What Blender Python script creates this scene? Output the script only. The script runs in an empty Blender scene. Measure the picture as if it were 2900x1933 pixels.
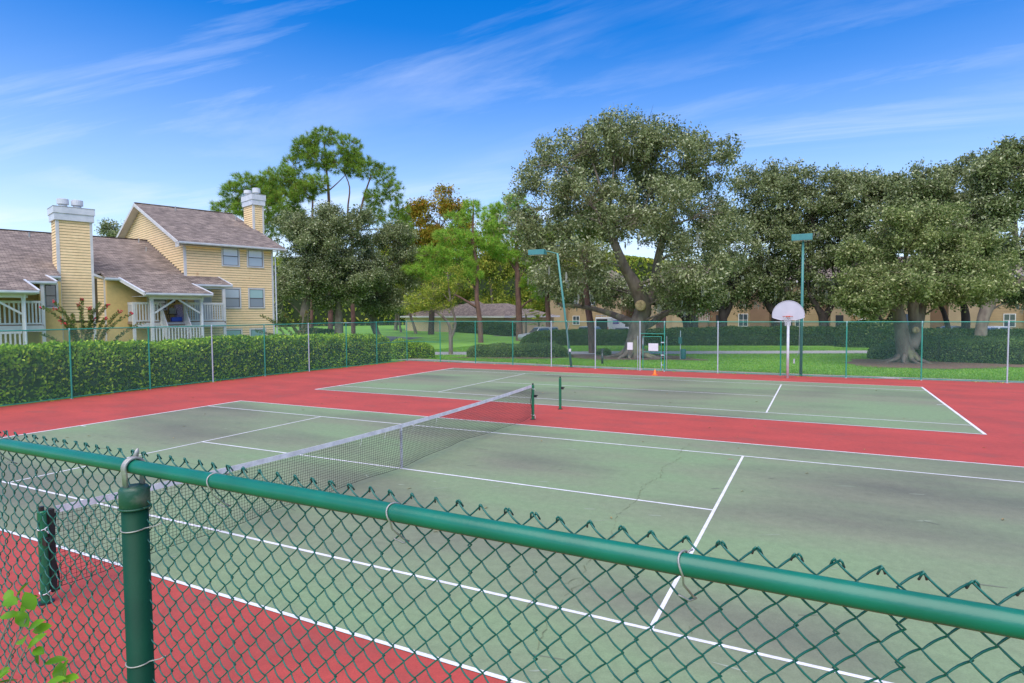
import bpy, math, random
import numpy as np
from mathutils import Vector, Matrix
sc = bpy.context.scene
COL = sc.collection
# ------------------------------------------------------------------ camera
cam_d = bpy.data.cameras.new('camera'); cam = bpy.data.objects.new('camera', cam_d); COL.objects.link(cam)
yaw, pitch, roll = -.4508, -.0448, -.0062
F_ = Vector((math.sin(yaw)*math.cos(pitch), math.cos(yaw)*math.cos(pitch), math.sin(pitch)))
R0 = Vector((math.cos(yaw), -math.sin(yaw), 0)); U0 = R0.cross(F_)
R_ = R0*math.cos(roll)+U0*math.sin(roll); U_ = -R0*math.sin(roll)+U0*math.cos(roll)
M = Matrix((R_, U_, -F_)).transposed().to_4x4(); M.translation = Vector((7.907, -4.531, 3.2617))
cam.matrix_world = M
cam_d.lens = 20.994; cam_d.sensor_width = 36; cam_d.shift_x = -.0189; cam_d.shift_y = -.00157
cam_d.clip_start = .05; cam_d.clip_end = 3000
sc.camera = cam
# ------------------------------------------------------------------ sun and sky
SUN = Vector((.08, -.46, .88)).normalized()
sd = bpy.data.lights.new('sun', 'SUN'); sd.energy = 3.3; sd.angle = math.radians(75); sd.color = (1, .90, .78)
so = bpy.data.objects.new('sun', sd); COL.objects.link(so); so.rotation_euler = SUN.to_track_quat('Z', 'Y').to_euler()
sc.view_settings.view_transform = 'Standard'; sc.view_settings.look = 'None'; sc.view_settings.gamma = 1
sc.view_settings.exposure = .58
W = bpy.data.worlds.new('World'); sc.world = W; W.use_nodes = True
nt = W.node_tree; N = nt.nodes; L = nt.links; N.clear()
def wn(t, **k):
    n = N.new(t)
    for a, b in k.items(): setattr(n, a, b)
    return n
out = wn('ShaderNodeOutputWorld'); bg = wn('ShaderNodeBackground'); bg.inputs[1].default_value = .12
sky = wn('ShaderNodeTexSky', sky_type='NISHITA', sun_disc=False)
sky.sun_elevation = math.asin(SUN.z); sky.sun_rotation = math.atan2(SUN.x, SUN.y); sky.air_density = 1; sky.dust_density = .3; sky.ozone_density = 2.0
hs = wn('ShaderNodeHueSaturation'); hs.inputs['Saturation'].default_value = 1.5; hs.inputs['Hue'].default_value = .512; hs.inputs['Value'].default_value = 1.25
L.new(sky.outputs[0], hs.inputs['Color'])
tc = wn('ShaderNodeTexCoord'); sep = wn('ShaderNodeSeparateXYZ'); L.new(tc.outputs['Generated'], sep.inputs[0])
def mth(op, a, b=None, c=None):
    n = wn('ShaderNodeMath', operation=op)
    for i, x in enumerate((a, b, c)):
        if x is None: continue
        if isinstance(x, (int, float)): n.inputs[i].default_value = x
        else: L.new(x, n.inputs[i])
    return n.outputs[0]
zc = mth('ADD', mth('MAXIMUM', sep.outputs[2], 0), .05)
px_ = mth('DIVIDE', sep.outputs[0], zc); py_ = mth('DIVIDE', sep.outputs[1], zc)
cmb = wn('ShaderNodeCombineXYZ'); L.new(px_, cmb.inputs[0]); L.new(py_, cmb.inputs[1])
mp = wn('ShaderNodeMapping'); L.new(cmb.outputs[0], mp.inputs[0])
mp.inputs['Rotation'].default_value = (0, 0, math.radians(-9)); mp.inputs['Scale'].default_value = (.28, 1.25, 1)
mp.inputs['Location'].default_value = (1.1, 2.3, 0)
def noise(vec, scale, det, rough, dist=0):
    n = wn('ShaderNodeTexNoise'); L.new(vec, n.inputs['Vector']); n.inputs['Scale'].default_value = scale
    n.inputs['Detail'].default_value = det; n.inputs['Roughness'].default_value = rough; n.inputs['Distortion'].default_value = dist
    return n.outputs[0]
n1 = noise(mp.outputs[0], .9, 9, .62, .5); n2 = noise(cmb.outputs[0], .55, 3, .5)
mr = wn('ShaderNodeMapRange'); mr.inputs['From Min'].default_value = .46; mr.inputs['From Max'].default_value = .80
L.new(n1, mr.inputs[0])
mr2 = wn('ShaderNodeMapRange'); mr2.inputs['From Min'].default_value = .38; mr2.inputs['From Max'].default_value = .62
L.new(n2, mr2.inputs[0])
cm = mth('MULTIPLY', mr.outputs[0], mr2.outputs[0])
low = wn('ShaderNodeMapRange'); low.inputs['From Min'].default_value = 0; low.inputs['From Max'].default_value = .42
low.inputs['To Min'].default_value = .75; low.inputs['To Max'].default_value = 0; L.new(sep.outputs[2], low.inputs[0])
lowc = mth('MULTIPLY', mth('POWER', low.outputs[0], 1.3), mth('ADD', .55, mth('MULTIPLY', n1, .9)))
mask = mth('MINIMUM', mth('ADD', mth('MULTIPLY', cm, .8), lowc), 1.0)
mix = wn('ShaderNodeMix', data_type='RGBA'); L.new(mask, mix.inputs[0]); L.new(hs.outputs[0], mix.inputs[6]); mix.inputs[7].default_value = (5.4, 5.9, 7.2, 1)
L.new(mix.outputs[2], bg.inputs[0]); L.new(bg.outputs[0], out.inputs[0])

# ------------------------------------------------------------------ helpers
rng = np.random.default_rng(7); rnd = random.Random(5)
def mat(name, c1, c2=None, scale=3., rough=.7, bump=0., bscale=40., c3=None, s3=12., t3=.62, tw=.06, metallic=0, stretch=None, lo=.35, hi=.65, detail=5, spec=.5, coord='Object'):
    m = bpy.data.materials.new(name); m.use_nodes = True; t = m.node_tree; n = t.nodes; l = t.links
    b = n['Principled BSDF']; b.inputs['Roughness'].default_value = rough; b.inputs['Metallic'].default_value = metallic
    b.inputs['Specular IOR Level'].default_value = spec
    b.inputs['Base Color'].default_value = (*c1, 1)
    co = n.new('ShaderNodeTexCoord'); src = co.outputs[coord]
    if stretch:
        q = n.new('ShaderNodeMapping'); q.inputs['Scale'].default_value = stretch; l.new(src, q.inputs[0]); src = q.outputs[0]
    col = None
    def nz(s, d=detail):
        a = n.new('ShaderNodeTexNoise'); a.inputs['Scale'].default_value = s; a.inputs['Detail'].default_value = d; l.new(src, a.inputs[0]); return a.outputs[0]
    def mx(f, a, bb, lo, hi):
        r = n.new('ShaderNodeMapRange'); r.inputs['From Min'].default_value = lo; r.inputs['From Max'].default_value = hi; l.new(f, r.inputs[0])
        x = n.new('ShaderNodeMix'); x.data_type = 'RGBA'; l.new(r.outputs[0], x.inputs[0])
        for i, v in ((6, a), (7, bb)):
            if isinstance(v, tuple): x.inputs[i].default_value = (*v, 1)
            else: l.new(v, x.inputs[i])
        return x.outputs[2]
    if c2: col = mx(nz(scale), c1, c2, lo, hi)
    if c3: col = mx(nz(s3), col if col else c1, c3, t3, t3+tw)
    if col: l.new(col, b.inputs['Base Color'])
    if bump:
        u = n.new('ShaderNodeBump'); u.inputs['Strength'].default_value = bump; u.inputs['Distance'].default_value = .02
        l.new(nz(bscale, 3), u.inputs['Height']); l.new(u.outputs[0], b.inputs['Normal'])
    return m
def grit(m, s=55., a=.14):          # fine speckle over a finished colour
    t = m.node_tree; n = t.nodes; l = t.links; b = n['Principled BSDF']; src = b.inputs['Base Color'].links[0].from_socket
    co = n.new('ShaderNodeTexCoord'); mx = None
    for sc_, am in ((s, a), (s*.13, a*.8)):
        z = n.new('ShaderNodeTexNoise'); z.inputs['Scale'].default_value = sc_; z.inputs['Detail'].default_value = 6; z.inputs['Roughness'].default_value = .7; l.new(co.outputs['Object'], z.inputs[0])
        r = n.new('ShaderNodeMapRange'); r.inputs['From Min'].default_value = .3; r.inputs['From Max'].default_value = .7; r.inputs['To Min'].default_value = 1-am; r.inputs['To Max'].default_value = 1+am; l.new(z.outputs[0], r.inputs[0])
        mx = n.new('ShaderNodeMix'); mx.data_type = 'RGBA'; mx.blend_type = 'MULTIPLY'; mx.inputs[0].default_value = 1; l.new(src, mx.inputs[6]); l.new(r.outputs[0], mx.inputs[7]); src = mx.outputs[2]
    l.new(src, b.inputs['Base Color'])
def leafmat(name, dark, light, tip=None, scale=.7, rough=.55, trans=.3, tipamt=.85):
    m = bpy.data.materials.new(name); m.use_nodes = True; t = m.node_tree; n = t.nodes; l = t.links
    b = n['Principled BSDF']; o = n['Material Output']; b.inputs['Roughness'].default_value = rough; b.inputs['Specular IOR Level'].default_value = .2
    co = n.new('ShaderNodeTexCoord'); a = n.new('ShaderNodeTexNoise'); a.inputs['Scale'].default_value = scale; a.inputs['Detail'].default_value = 4
    l.new(co.outputs['Object'], a.inputs[0])
    g = n.new('ShaderNodeNewGeometry')
    ad = n.new('ShaderNodeMath'); ad.operation = 'MULTIPLY_ADD'; l.new(g.outputs['Random Per Island'], ad.inputs[0]); ad.inputs[1].default_value = .55; ad.inputs[2].default_value = -.27
    s = n.new('ShaderNodeMath'); s.operation = 'ADD'; l.new(a.outputs[0], s.inputs[0]); l.new(ad.outputs[0], s.inputs[1])
    r = n.new('ShaderNodeMapRange'); r.inputs['From Min'].default_value = .25; r.inputs['From Max'].default_value = .75; l.new(s.outputs[0], r.inputs[0])
    x = n.new('ShaderNodeMix'); x.data_type = 'RGBA'; l.new(r.outputs[0], x.inputs[0]); x.inputs[6].default_value = (*dark, 1); x.inputs[7].default_value = (*light, 1)
    c = x.outputs[2]
    if tip:
        k = n.new('ShaderNodeMath'); k.operation = 'GREATER_THAN'; l.new(g.outputs['Random Per Island'], k.inputs[0]); k.inputs[1].default_value = tipamt
        y = n.new('ShaderNodeMix'); y.data_type = 'RGBA'; l.new(k.outputs[0], y.inputs[0]); l.new(c, y.inputs[6]); y.inputs[7].default_value = (*tip, 1); c = y.outputs[2]
    l.new(c, b.inputs['Base Color'])
    tr = n.new('ShaderNodeBsdfTranslucent'); l.new(c, tr.inputs[0]); ms = n.new('ShaderNodeMixShader'); ms.inputs[0].default_value = trans
    l.new(b.outputs[0], ms.inputs[1]); l.new(tr.outputs[0], ms.inputs[2]); l.new(ms.outputs[0], o.inputs[0])
    return m
MT = dict(
 red=mat('red_acrylic_court_paint', (.43,.060,.045), (.34,.050,.038), .45, .75, .06, 120, c3=(.30,.062,.05), s3=.9, t3=.55, stretch=(1,1.8,1), tw=.2),
 green=mat('green_acrylic_court_paint', (.185,.265,.135), (.195,.21,.135), .28, .72, .06, 120, c3=(.105,.11,.082), s3=.26, t3=.47, stretch=(.55,1.5,1), lo=.38, hi=.62, detail=8, tw=.28),
 line=mat('white_line_paint', (.72,.72,.74), (.62,.62,.64), 3, .7),
 crack=mat('dark_crack_filler', (.10,.115,.055), (.22,.27,.15), 5, .9),
 conc=mat('old_concrete', (.36,.33,.28), (.24,.22,.19), 1.5, .9, .3, 60),
 path=mat('path_concrete', (.42,.41,.40), (.34,.33,.32), 1, .9, .2, 40),
 asphalt=mat('asphalt', (.10,.10,.105), (.14,.14,.14), .6, .9, .2, 60),
 lawn=mat('lawn_turf', (.12,.29,.025), (.18,.38,.04), .5, .9, .8, 25, c3=(.21,.27,.05), s3=1.3, t3=.66),
 mulch=mat('bark_mulch', (.11,.065,.042), (.23,.15,.10), 9, .95, 1., 30),
 teal=mat('green_vinyl_coating', (.005,.155,.098), (.006,.125,.08), 8, .34, .03, 90, c3=(.30,.20,.10), s3=16, t3=.745, tw=.02),
 tealw=mat('green_vinyl_wire', (.010,.14,.11), (.006,.09,.075), 30, .4),
 dkgreen=mat('dark_green_post_vinyl', (.003,.042,.024), (.004,.055,.030), 6, .55, .04, 80, spec=.15),
 farpost=mat('peeling_green_post_paint', (.03,.27,.19), (.05,.33,.25), 3, .45, 0, 40, c3=(.48,.55,.60), s3=2.2, t3=.52, stretch=(1,1,.35)),
 farpale=mat('bare_galvanised_post', (.50,.56,.62), (.42,.48,.52), 5, .4, c3=(.05,.33,.25), s3=2.4, t3=.6, stretch=(1,1,.4)),
 farwire=mat('faded_green_fence_wire', (.09,.27,.22), (.14,.31,.27), 2, .5),
 galv=mat('weathered_galvanised_steel', (.42,.40,.38), (.30,.29,.28), 25, .45, .1, 80, metallic=.4),
 netblk=mat('black_net_cord', (.012,.014,.014), rough=.8),
 band=mat('white_net_band', (.66,.65,.68), (.52,.51,.54), 6, .8, .3, 30),
 blackp=mat('black_metal', (.015,.015,.017), rough=.45),
 postg=mat('green_net_post_enamel', (.012,.17,.075), (.01,.13,.06), 6, .35),
 white=mat('white_paint', (.72,.72,.74), (.62,.62,.65), 4, .5),
 bb=mat('white_backboard_enamel', (.56,.54,.60), (.50,.48,.54), 2, .5, c3=(.5,.49,.52), s3=9, t3=.7),
 orange=mat('orange_rim_paint', (.55,.09,.03), rough=.5), cone=mat('orange_cone_plastic', (.85,.20,.02), rough=.45),
 trim=mat('white_trim_paint', (.66,.64,.62), (.56,.54,.52), 2, .55), gutter=mat('white_gutter_aluminium', (.68,.69,.72), (.56,.58,.62), 3, .4),
 siding=mat('cream_yellow_lap_siding', (.92,.68,.37), (.86,.62,.33), 1.6, .75, .1, 30, c3=(.74,.47,.24), s3=2.2, t3=.68),
 lapshade=mat('painted_lap_shadow', (.09,.065,.03), rough=.9),  # shadow line under each siding lap, put into a dark brown colour
 stucco=mat('yellow_ochre_stucco', (.68,.48,.19), (.62,.43,.17), 1.2, .9, .25, 60),
 roof=None, glass=None, frame=mat('dark_bronze_window_frame', (.05,.035,.03), rough=.4), deck=mat('weathered_deck_wood', (.25,.17,.12), (.33,.24,.18), 5, .8),
 door=mat('pale_grey_door', (.50,.50,.52), rough=.5), blue=mat('blue_plastic', (.01,.06,.42), rough=.4), cloth=mat('grey_cushion_cloth', (.45,.46,.47), (.25,.26,.28), 20, .9),
 stripe=mat('striped_purple_cloth', (.25,.12,.40), (.60,.55,.60), 14, .8), red2=mat('red_flower_petal', (.55,.015,.03), (.42,.01,.05), 20, .6),
 bark=mat('grey_oak_bark', (.24,.20,.155), (.13,.10,.08), 3, .95, 1., 9, c3=(.27,.26,.14), s3=1.1, t3=.58, stretch=(1,1,.35)),
 barkd=mat('dark_wet_oak_bark', (.05,.038,.032), (.085,.066,.055), 3, .95, 1., 9, stretch=(1,1,.35)),
 pbark=mat('scaly_red_pine_bark', (.21,.115,.085), (.12,.065,.055), 4, .95, 1., 12, stretch=(1,1,.4)),
 wound=mat('healed_cut_wood', (.42,.33,.17), (.26,.2,.1), 6, .9, .8, 14),
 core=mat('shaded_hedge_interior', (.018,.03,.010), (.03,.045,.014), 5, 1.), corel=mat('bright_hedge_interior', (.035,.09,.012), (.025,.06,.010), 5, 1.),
 tan=mat('tan_apartment_siding', (.38,.265,.14), (.33,.23,.12), 1, .8), tan2=mat('brown_apartment_stucco', (.22,.135,.08), (.19,.115,.07), 1, .9, .15, 40), tan3=mat('pale_apartment_stucco', (.38,.28,.17), (.34,.25,.15), 1, .9, .15, 40),
 maroon=mat('maroon_garage_door', (.07,.028,.028), rough=.6), dark=mat('dark_doorway_paint', (.02,.02,.024), rough=.7), bluedoor=mat('slate_blue_door', (.06,.09,.14), rough=.5),
 cream=mat('cream_outbuilding_stucco', (.68,.51,.30), (.62,.46,.27), .6, .9, .1, 40),
 sil=mat('silver_car_paint', (.42,.43,.45), rough=.3, metallic=.3), wcar=mat('white_car_paint', (.74,.75,.76), rough=.3), bcar=mat('blue_car_paint', (.05,.15,.42), rough=.25), gcar=mat('dark_grey_car_paint', (.05,.055,.06), rough=.25),
 tyre=mat('black_tyre_rubber', (.015,.015,.015), rough=.8), rim=mat('alloy_wheel', (.4,.4,.42), rough=.35, metallic=.7), tail=mat('red_tail_light_lens', (.5,.01,.01), rough=.2),
 purple=mat('purple_sign_vinyl', (.09,.015,.30), rough=.4), magenta=mat('magenta_sign_vinyl', (.5,.01,.16), rough=.4),
 lamp=mat('teal_floodlight_housing', (.07,.27,.27), (.06,.23,.24), 5, .45), pole=mat('faded_teal_pole_paint', (.05,.21,.18), (.08,.26,.24), 2, .45, c3=(.5,.52,.5), s3=3, t3=.66, stretch=(1,1,.3)),
 bin=mat('dark_teal_bin_plastic', (.012,.11,.11), (.02,.14,.13), 8, .6), signw=mat('white_sign_panel', (.72,.71,.74), (.66,.65,.67), 9, .5),
 terra=mat('terracotta_brick', (.45,.22,.12), (.36,.17,.09), 5, .8), moss=mat('grey_spanish_moss', (.25,.27,.22), (.36,.37,.32), 4, .9),
 leafbig=leafmat('glossy_shrub_leaf', (.07,.20,.01), (.20,.42,.03), scale=9, rough=.3, trans=.35),
 oak=leafmat('live_oak_leaf', (.11,.145,.05), (.31,.355,.155), (.50,.52,.32), .55, .5, .22, .86),
 oak_light=leafmat('pale_live_oak_leaf', (.10,.145,.04), (.30,.36,.12), (.48,.50,.24), .7, .5, .26, .82),
 wood=leafmat('yellow_green_leaf', (.14,.21,.025), (.40,.48,.065), (.55,.52,.09), .6, .6, .35, .8),
 gold=leafmat('autumn_leaf', (.20,.19,.02), (.48,.40,.04), (.48,.22,.03), .5, .6, .35, .86),
 pine=leafmat('pine_needle', (.14,.26,.03), (.34,.50,.07), (.33,.16,.05), .45, .5, .25, .94),
 pineb=leafmat('bright_pine_needle', (.20,.38,.04), (.46,.70,.11), (.50,.20,.05), .6, .5, .3, .95),
 hedge=leafmat('bright_hedge_leaf', (.07,.19,.008), (.36,.62,.03), (.60,.80,.07), 1.2, .45, .28, .84),
 hedged=leafmat('dark_hedge_leaf', (.035,.075,.016), (.09,.165,.03), (.14,.21,.05), .9, .5, .2, .9),
 bush=leafmat('clipped_bush_leaf', (.06,.12,.03), (.16,.27,.06), (.25,.36,.10), .9, .5, .25, .85),
 myrtle=leafmat('small_olive_leaf', (.07,.12,.025), (.20,.27,.06), (.40,.25,.08), 1.5, .55, .3, .9),
 grassb=leafmat('grass_blade', (.13,.32,.025), (.24,.47,.05), (.36,.46,.10), .6, .6, .35, .88),
)
MT['farteal'] = mat('green_top_rail', (.02,.25,.175), (.03,.30,.22), 3, .45, c3=(.45,.55,.55), s3=.25, t3=.60)
def roofmat():
    m = mat('brown_asphalt_shingles', (.205,.155,.13), rough=.95); t = m.node_tree; n = t.nodes; l = t.links; b = n['Principled BSDF']
    co = n.new('ShaderNodeTexCoord'); br = n.new('ShaderNodeTexBrick'); br.inputs['Scale'].default_value = 1
    mp = n.new('ShaderNodeMapping'); l.new(co.outputs['Object'], mp.inputs[0]); l.new(mp.outputs[0], br.inputs[0])
    br.inputs['Brick Width'].default_value = .30; br.inputs['Row Height'].default_value = .135; br.inputs['Mortar Size'].default_value = .012
    br.inputs['Color1'].default_value = (.28,.225,.185,1); br.inputs['Color2'].default_value = (.105,.083,.072,1); br.inputs['Mortar'].default_value = (.07,.05,.045,1)
    br.inputs['Bias'].default_value = -.1; br.offset_frequency = 2
    a = n.new('ShaderNodeTexNoise'); a.inputs['Scale'].default_value = 1.6; a.inputs['Detail'].default_value = 8; l.new(co.outputs['Object'], a.inputs[0])
    mx = n.new('ShaderNodeMix'); mx.data_type = 'RGBA'; mx.blend_type = 'MULTIPLY'; mx.inputs[0].default_value = .8
    rr = n.new('ShaderNodeMapRange'); rr.inputs['From Min'].default_value = .3; rr.inputs['From Max'].default_value = .7; rr.inputs['To Min'].default_value = .7; rr.inputs['To Max'].default_value = 1.35; l.new(a.outputs[0], rr.inputs[0])
    l.new(br.outputs[0], mx.inputs[6]); l.new(rr.outputs[0], mx.inputs[7]); l.new(mx.outputs[2], b.inputs['Base Color'])
    bu = n.new('ShaderNodeBump'); bu.inputs['Strength'].default_value = .5; bu.inputs['Distance'].default_value = .02; l.new(br.outputs['Fac'], bu.inputs['Height']); bu.invert = True; l.new(bu.outputs[0], b.inputs['Normal'])
    return m
MT['roof'] = roofmat()
def glassmat(name, c, rough=.08):
    m = mat(name, c, rough=rough, spec=.9); m.node_tree.nodes['Principled BSDF'].inputs['Coat Weight'].default_value = .6; return m
MT['glass'] = glassmat('window_glass_dark', (.05,.065,.08)); MT['blind'] = glassmat('blind_behind_glass', (.34,.42,.50), .12); MT['blind2'] = glassmat('shaded_blind_behind_glass', (.14,.19,.25), .1)
MT['blindw'] = glassmat('bright_blind_behind_glass', (.52,.58,.66), .15); MT['blindt'] = glassmat('teal_blind_behind_glass', (.25,.42,.42), .15)

for k_ in ('red', 'green', 'conc', 'path', 'line'): grit(MT[k_])
for k_ in ('siding', 'stucco'): grit(MT[k_], 6, .08)
def tag(o, label=None, cat=None, group=None, kind=None):
    for k, v in (('label', label), ('category', cat), ('group', group), ('kind', kind)):
        if v: o[k] = v
    return o
def empty(name, loc=(0,0,0), rz=0, label=None, cat=None, group=None):
    o = bpy.data.objects.new(name, None); COL.objects.link(o); o.location = loc; o.rotation_euler = (0, 0, rz); o.empty_display_size = .2
    return tag(o, label, cat, group)
def link(name, me, m, parent=None):
    if m is not None and not me.materials: me.materials.append(m if not isinstance(m, str) else MT[m])
    o = bpy.data.objects.new(name, me); COL.objects.link(o); o.parent = parent
    return o
class MB:
    def __init__(s): s.v = []; s.f = []
    def add(s, vs, fs):
        k = len(s.v); s.v += [tuple(x) for x in vs]; s.f += [tuple(i+k for i in f) for f in fs]; return s
    def box(s, x0, x1, y0, y1, z0, z1):
        return s.add([(x0,y0,z0),(x1,y0,z0),(x1,y1,z0),(x0,y1,z0),(x0,y0,z1),(x1,y0,z1),(x1,y1,z1),(x0,y1,z1)],
                     [(0,3,2,1),(4,5,6,7),(0,1,5,4),(1,2,6,5),(2,3,7,6),(3,0,4,7)])
    def bar(s, a, b, w, h, up=(0,0,1)):
        a = Vector(a); b = Vector(b); d = (b-a).normalized(); sx = d.cross(Vector(up))
        if sx.length < 1e-4: sx = Vector((1,0,0))
        sx.normalize(); sy = sx.cross(d); vs = []
        for p in (a, b):
            for i, j in ((-1,-1),(1,-1),(1,1),(-1,1)): vs.append(p+sx*(i*w/2)+sy*(j*h/2))
        return s.add(vs, [(0,1,2,3),(7,6,5,4),(0,4,5,1),(1,5,6,2),(2,6,7,3),(3,7,4,0)])
    def tube(s, pts, r, n=8, caps=True):
        pts = [Vector(p) for p in pts]; m = len(pts); rs = r if isinstance(r, (list, tuple)) else [r]*m
        k = len(s.v); ref = None
        for i, p in enumerate(pts):
            d = (pts[min(i+1, m-1)]-pts[max(i-1, 0)]).normalized()
            if ref is None: ref = Vector((0,0,1)) if abs(d.z) < .9 else Vector((1,0,0))
            x = (ref-d*ref.dot(d))
            if x.length < 1e-5: x = d.orthogonal()
            x.normalize(); ref = x; y = d.cross(x)
            for j in range(n):
                a = 2*math.pi*j/n; s.v.append(tuple(p+(x*math.cos(a)+y*math.sin(a))*rs[i]))
        for i in range(m-1):
            for j in range(n):
                s.f.append((k+i*n+j, k+i*n+(j+1)%n, k+(i+1)*n+(j+1)%n, k+(i+1)*n+j))
        if caps: s.f.append(tuple(k+j for j in range(n))[::-1]); s.f.append(tuple(k+(m-1)*n+j for j in range(n)))
        return s
    def prism(s, poly, a, b, axis):     # poly of 2D points extruded along an axis from a to b
        n = len(poly); vs = []
        for t in (a, b):
            for p, q in poly: vs.append({'x': (t,p,q), 'y': (p,t,q), 'z': (p,q,t)}[axis])
        return s.add(vs, [tuple(range(n))[::-1], tuple(range(n, 2*n))]+[(i, (i+1)%n, n+(i+1)%n, n+i) for i in range(n)])
    def slab(s, top, th):               # convex polygon of 3D points, given thickness below
        n = len(top); vs = list(top)+[(x,y,z-th) for x,y,z in top]
        return s.add(vs, [tuple(range(n)), tuple(range(n, 2*n))[::-1]]+[(i, n+i, n+(i+1)%n, (i+1)%n) for i in range(n)])
    def mesh(s, name, smooth=False):
        me = bpy.data.meshes.new(name); me.from_pydata(s.v, [], s.f); me.validate()
        b_ = __import__('bmesh').new(); b_.from_mesh(me); __import__('bmesh').ops.recalc_face_normals(b_, faces=b_.faces); b_.to_mesh(me); b_.free()
        if smooth: me.polygons.foreach_set('use_smooth', [True]*len(me.polygons))
        return me
    def build(s, name, m, parent=None, smooth=False): return link(name, s.mesh(name, smooth), m, parent)
def bevel(o, w=.02, seg=2):
    b = o.modifiers.new('bevel', 'BEVEL'); b.width = w; b.segments = seg; b.limit_method = 'ANGLE'; return o
def rawmesh(name, V, F, smooth=False):       # numpy arrays, faces all of k corners
    me = bpy.data.meshes.new(name); k = F.shape[1]
    me.vertices.add(len(V)); me.vertices.foreach_set('co', V.astype(np.float32).ravel())
    me.loops.add(F.size); me.loops.foreach_set('vertex_index', F.astype(np.int32).ravel())
    me.polygons.add(len(F)); me.polygons.foreach_set('loop_start', np.arange(0, F.size, k, dtype=np.int32)); me.polygons.foreach_set('loop_total', np.full(len(F), k, dtype=np.int32))
    if smooth: me.polygons.foreach_set('use_smooth', np.ones(len(F), bool))
    me.update(calc_edges=True); return me
def nrm(a): return a/np.maximum(np.linalg.norm(a, axis=1, keepdims=True), 1e-6)
def leaves(C, D, Nn, Ln, Wd):           # rhombic leaves: centre, direction, normal, length, width
    S = nrm(np.cross(D, Nn)); Ln = np.broadcast_to(Ln, (len(C),))[:, None]; Wd = np.broadcast_to(Wd, (len(C),))[:, None]
    up = nrm(np.cross(S, D))
    V = np.stack([C-D*Ln/2, C+S*Wd/2+up*Ln*.08, C+D*Ln/2, C-S*Wd/2+up*Ln*.08], 1).reshape(-1, 3)
    return V, np.arange(len(V)).reshape(-1, 4)
def hash3(i, j, k, seed):
    h = (i*374761393+j*668265263+k*2147483647+seed*1274126177) & 0xffffffff
    h = ((h ^ (h >> 13))*1274126177) & 0xffffffff; return ((h ^ (h >> 16)) & 0xffff)/65535.
def vnoise(P, s, seed=0):
    P = P/s; I = np.floor(P).astype(np.int64); f = P-I; f = f*f*(3-2*f); r = 0
    for a in (0, 1):
        for b in (0, 1):
            for c in (0, 1):
                w = (f[:,0] if a else 1-f[:,0])*(f[:,1] if b else 1-f[:,1])*(f[:,2] if c else 1-f[:,2])
                r = r+w*hash3(I[:,0]+a, I[:,1]+b, I[:,2]+c, seed)
    return r
def G(x, y):                             # terrain height: flat by the courts, rising gently beyond the lawn
    d = math.hypot(x-7.9, y+4.5); t = min(max((d-60)/25, 0), 1); return -.03+.55*t*t*(3-2*t)
# ------------------------------------------------------------------ ground
def sheet(name, m, xs, ys, off, kind='structure'):
    V = []; F = []
    for y in ys:
        for x in xs: V.append((x, y, G(x, y)+off))
    nx = len(xs)
    for j in range(len(ys)-1):
        for i in range(nx-1): a = j*nx+i; F.append((a, a+1, a+nx+1, a+nx))
    return tag(MB().add(V, F).build(name, m), kind=kind)
def lin(a, b, n): return [a+(b-a)*i/(n-1) for i in range(n)]
gx = [-900, -500, -300, -200]+lin(-140, 140, 57)+[200, 300, 500, 900]; gy = [-600, -300, -150, -60]+lin(-30, 160, 39)+[220, 350, 600, 1200]
sheet('lawn', MT['lawn'], gx, gy, 0)
def flat(name, poly, z, m, kind='structure', parent=None):
    return tag(MB().add([(x, y, z) for x, y in poly], [tuple(range(len(poly)))]).build(name, m, parent), kind=kind)
FARY = [(-17.93, 29.0), (-15.11, 28.93), (-12.31, 28.86), (-9.5, 28.74), (-6.8, 28.63), (-3.91, 28.45), (-1.2, 28.3), (.19, 28.24), (3.03, 28.26), (6.11, 28.28), (9.07, 28.32), (12.2, 28.55), (15.48, 28.75), (18.5, 28.9)]
LEFT = [(-17.93, 29.0), (-18.05, 26.0), (-18.2, 23.4), (-18.5, 20.7), (-18.65, 17.8), (-18.7, 14.8), (-18.75, 11.8), (-18.6, 8.65), (-18.5, 5.6), (-18.45, 2.55), (-18.4, -.5), (-18.4, -3.44)]
slab = MB(); top = [(x, y+.18) for x, y in FARY]+[(18.7, -3.6), (-18.6, -3.6)]+[(x-.18, y) for x, y in LEFT[::-1][1:-1]]
slab.add([(x, y, 0) for x, y in top]+[(x, y, -.12) for x, y in top], [tuple(range(len(top)))[::-1]]+[(i, (i+1) % len(top), len(top)+(i+1) % len(top), len(top)+i) for i in range(len(top))])
tag(slab.build('court_surface', MT['red']), kind='structure')
D_ = 10.973; S_ = 1.372; B_ = 11.885; SV = 6.401; W5 = .05
def court(y0):
    c = flat('tennis_court', [(-B_, y0), (B_, y0), (B_, y0+D_), (-B_, y0+D_)], .004, MT['green'])
    def ln(x0, x1, ya, yb): MB().add([(x0,ya,.008),(x1,ya,.008),(x1,yb,.008),(x0,yb,.008)], [(0,1,2,3)]).build('line', MT['line'], c)
    for y in (y0, y0+D_-W5, y0+S_, y0+D_-S_-W5): ln(-B_, B_, y, y+W5)
    for x in (-B_, B_-.08): ln(x, x+.08, y0+W5, y0+S_); ln(x, x+.08, y0+S_+W5, y0+D_-S_-W5); ln(x, x+.08, y0+D_-S_, y0+D_-W5)
    for x in (-SV, SV-W5): ln(x, x+W5, y0+S_+W5, y0+D_-S_-W5)
    ln(-SV+W5, SV-W5, y0+D_/2-W5/2, y0+D_/2+W5/2)
    for s in (-1, 1): ln(s*B_-(.3 if s > 0 else -.08), s*B_+(-.08 if s > 0 else .3), y0+D_/2-W5/2, y0+D_/2+W5/2)
    return c
c1 = court(0); c2 = court(D_+3.66)
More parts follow.
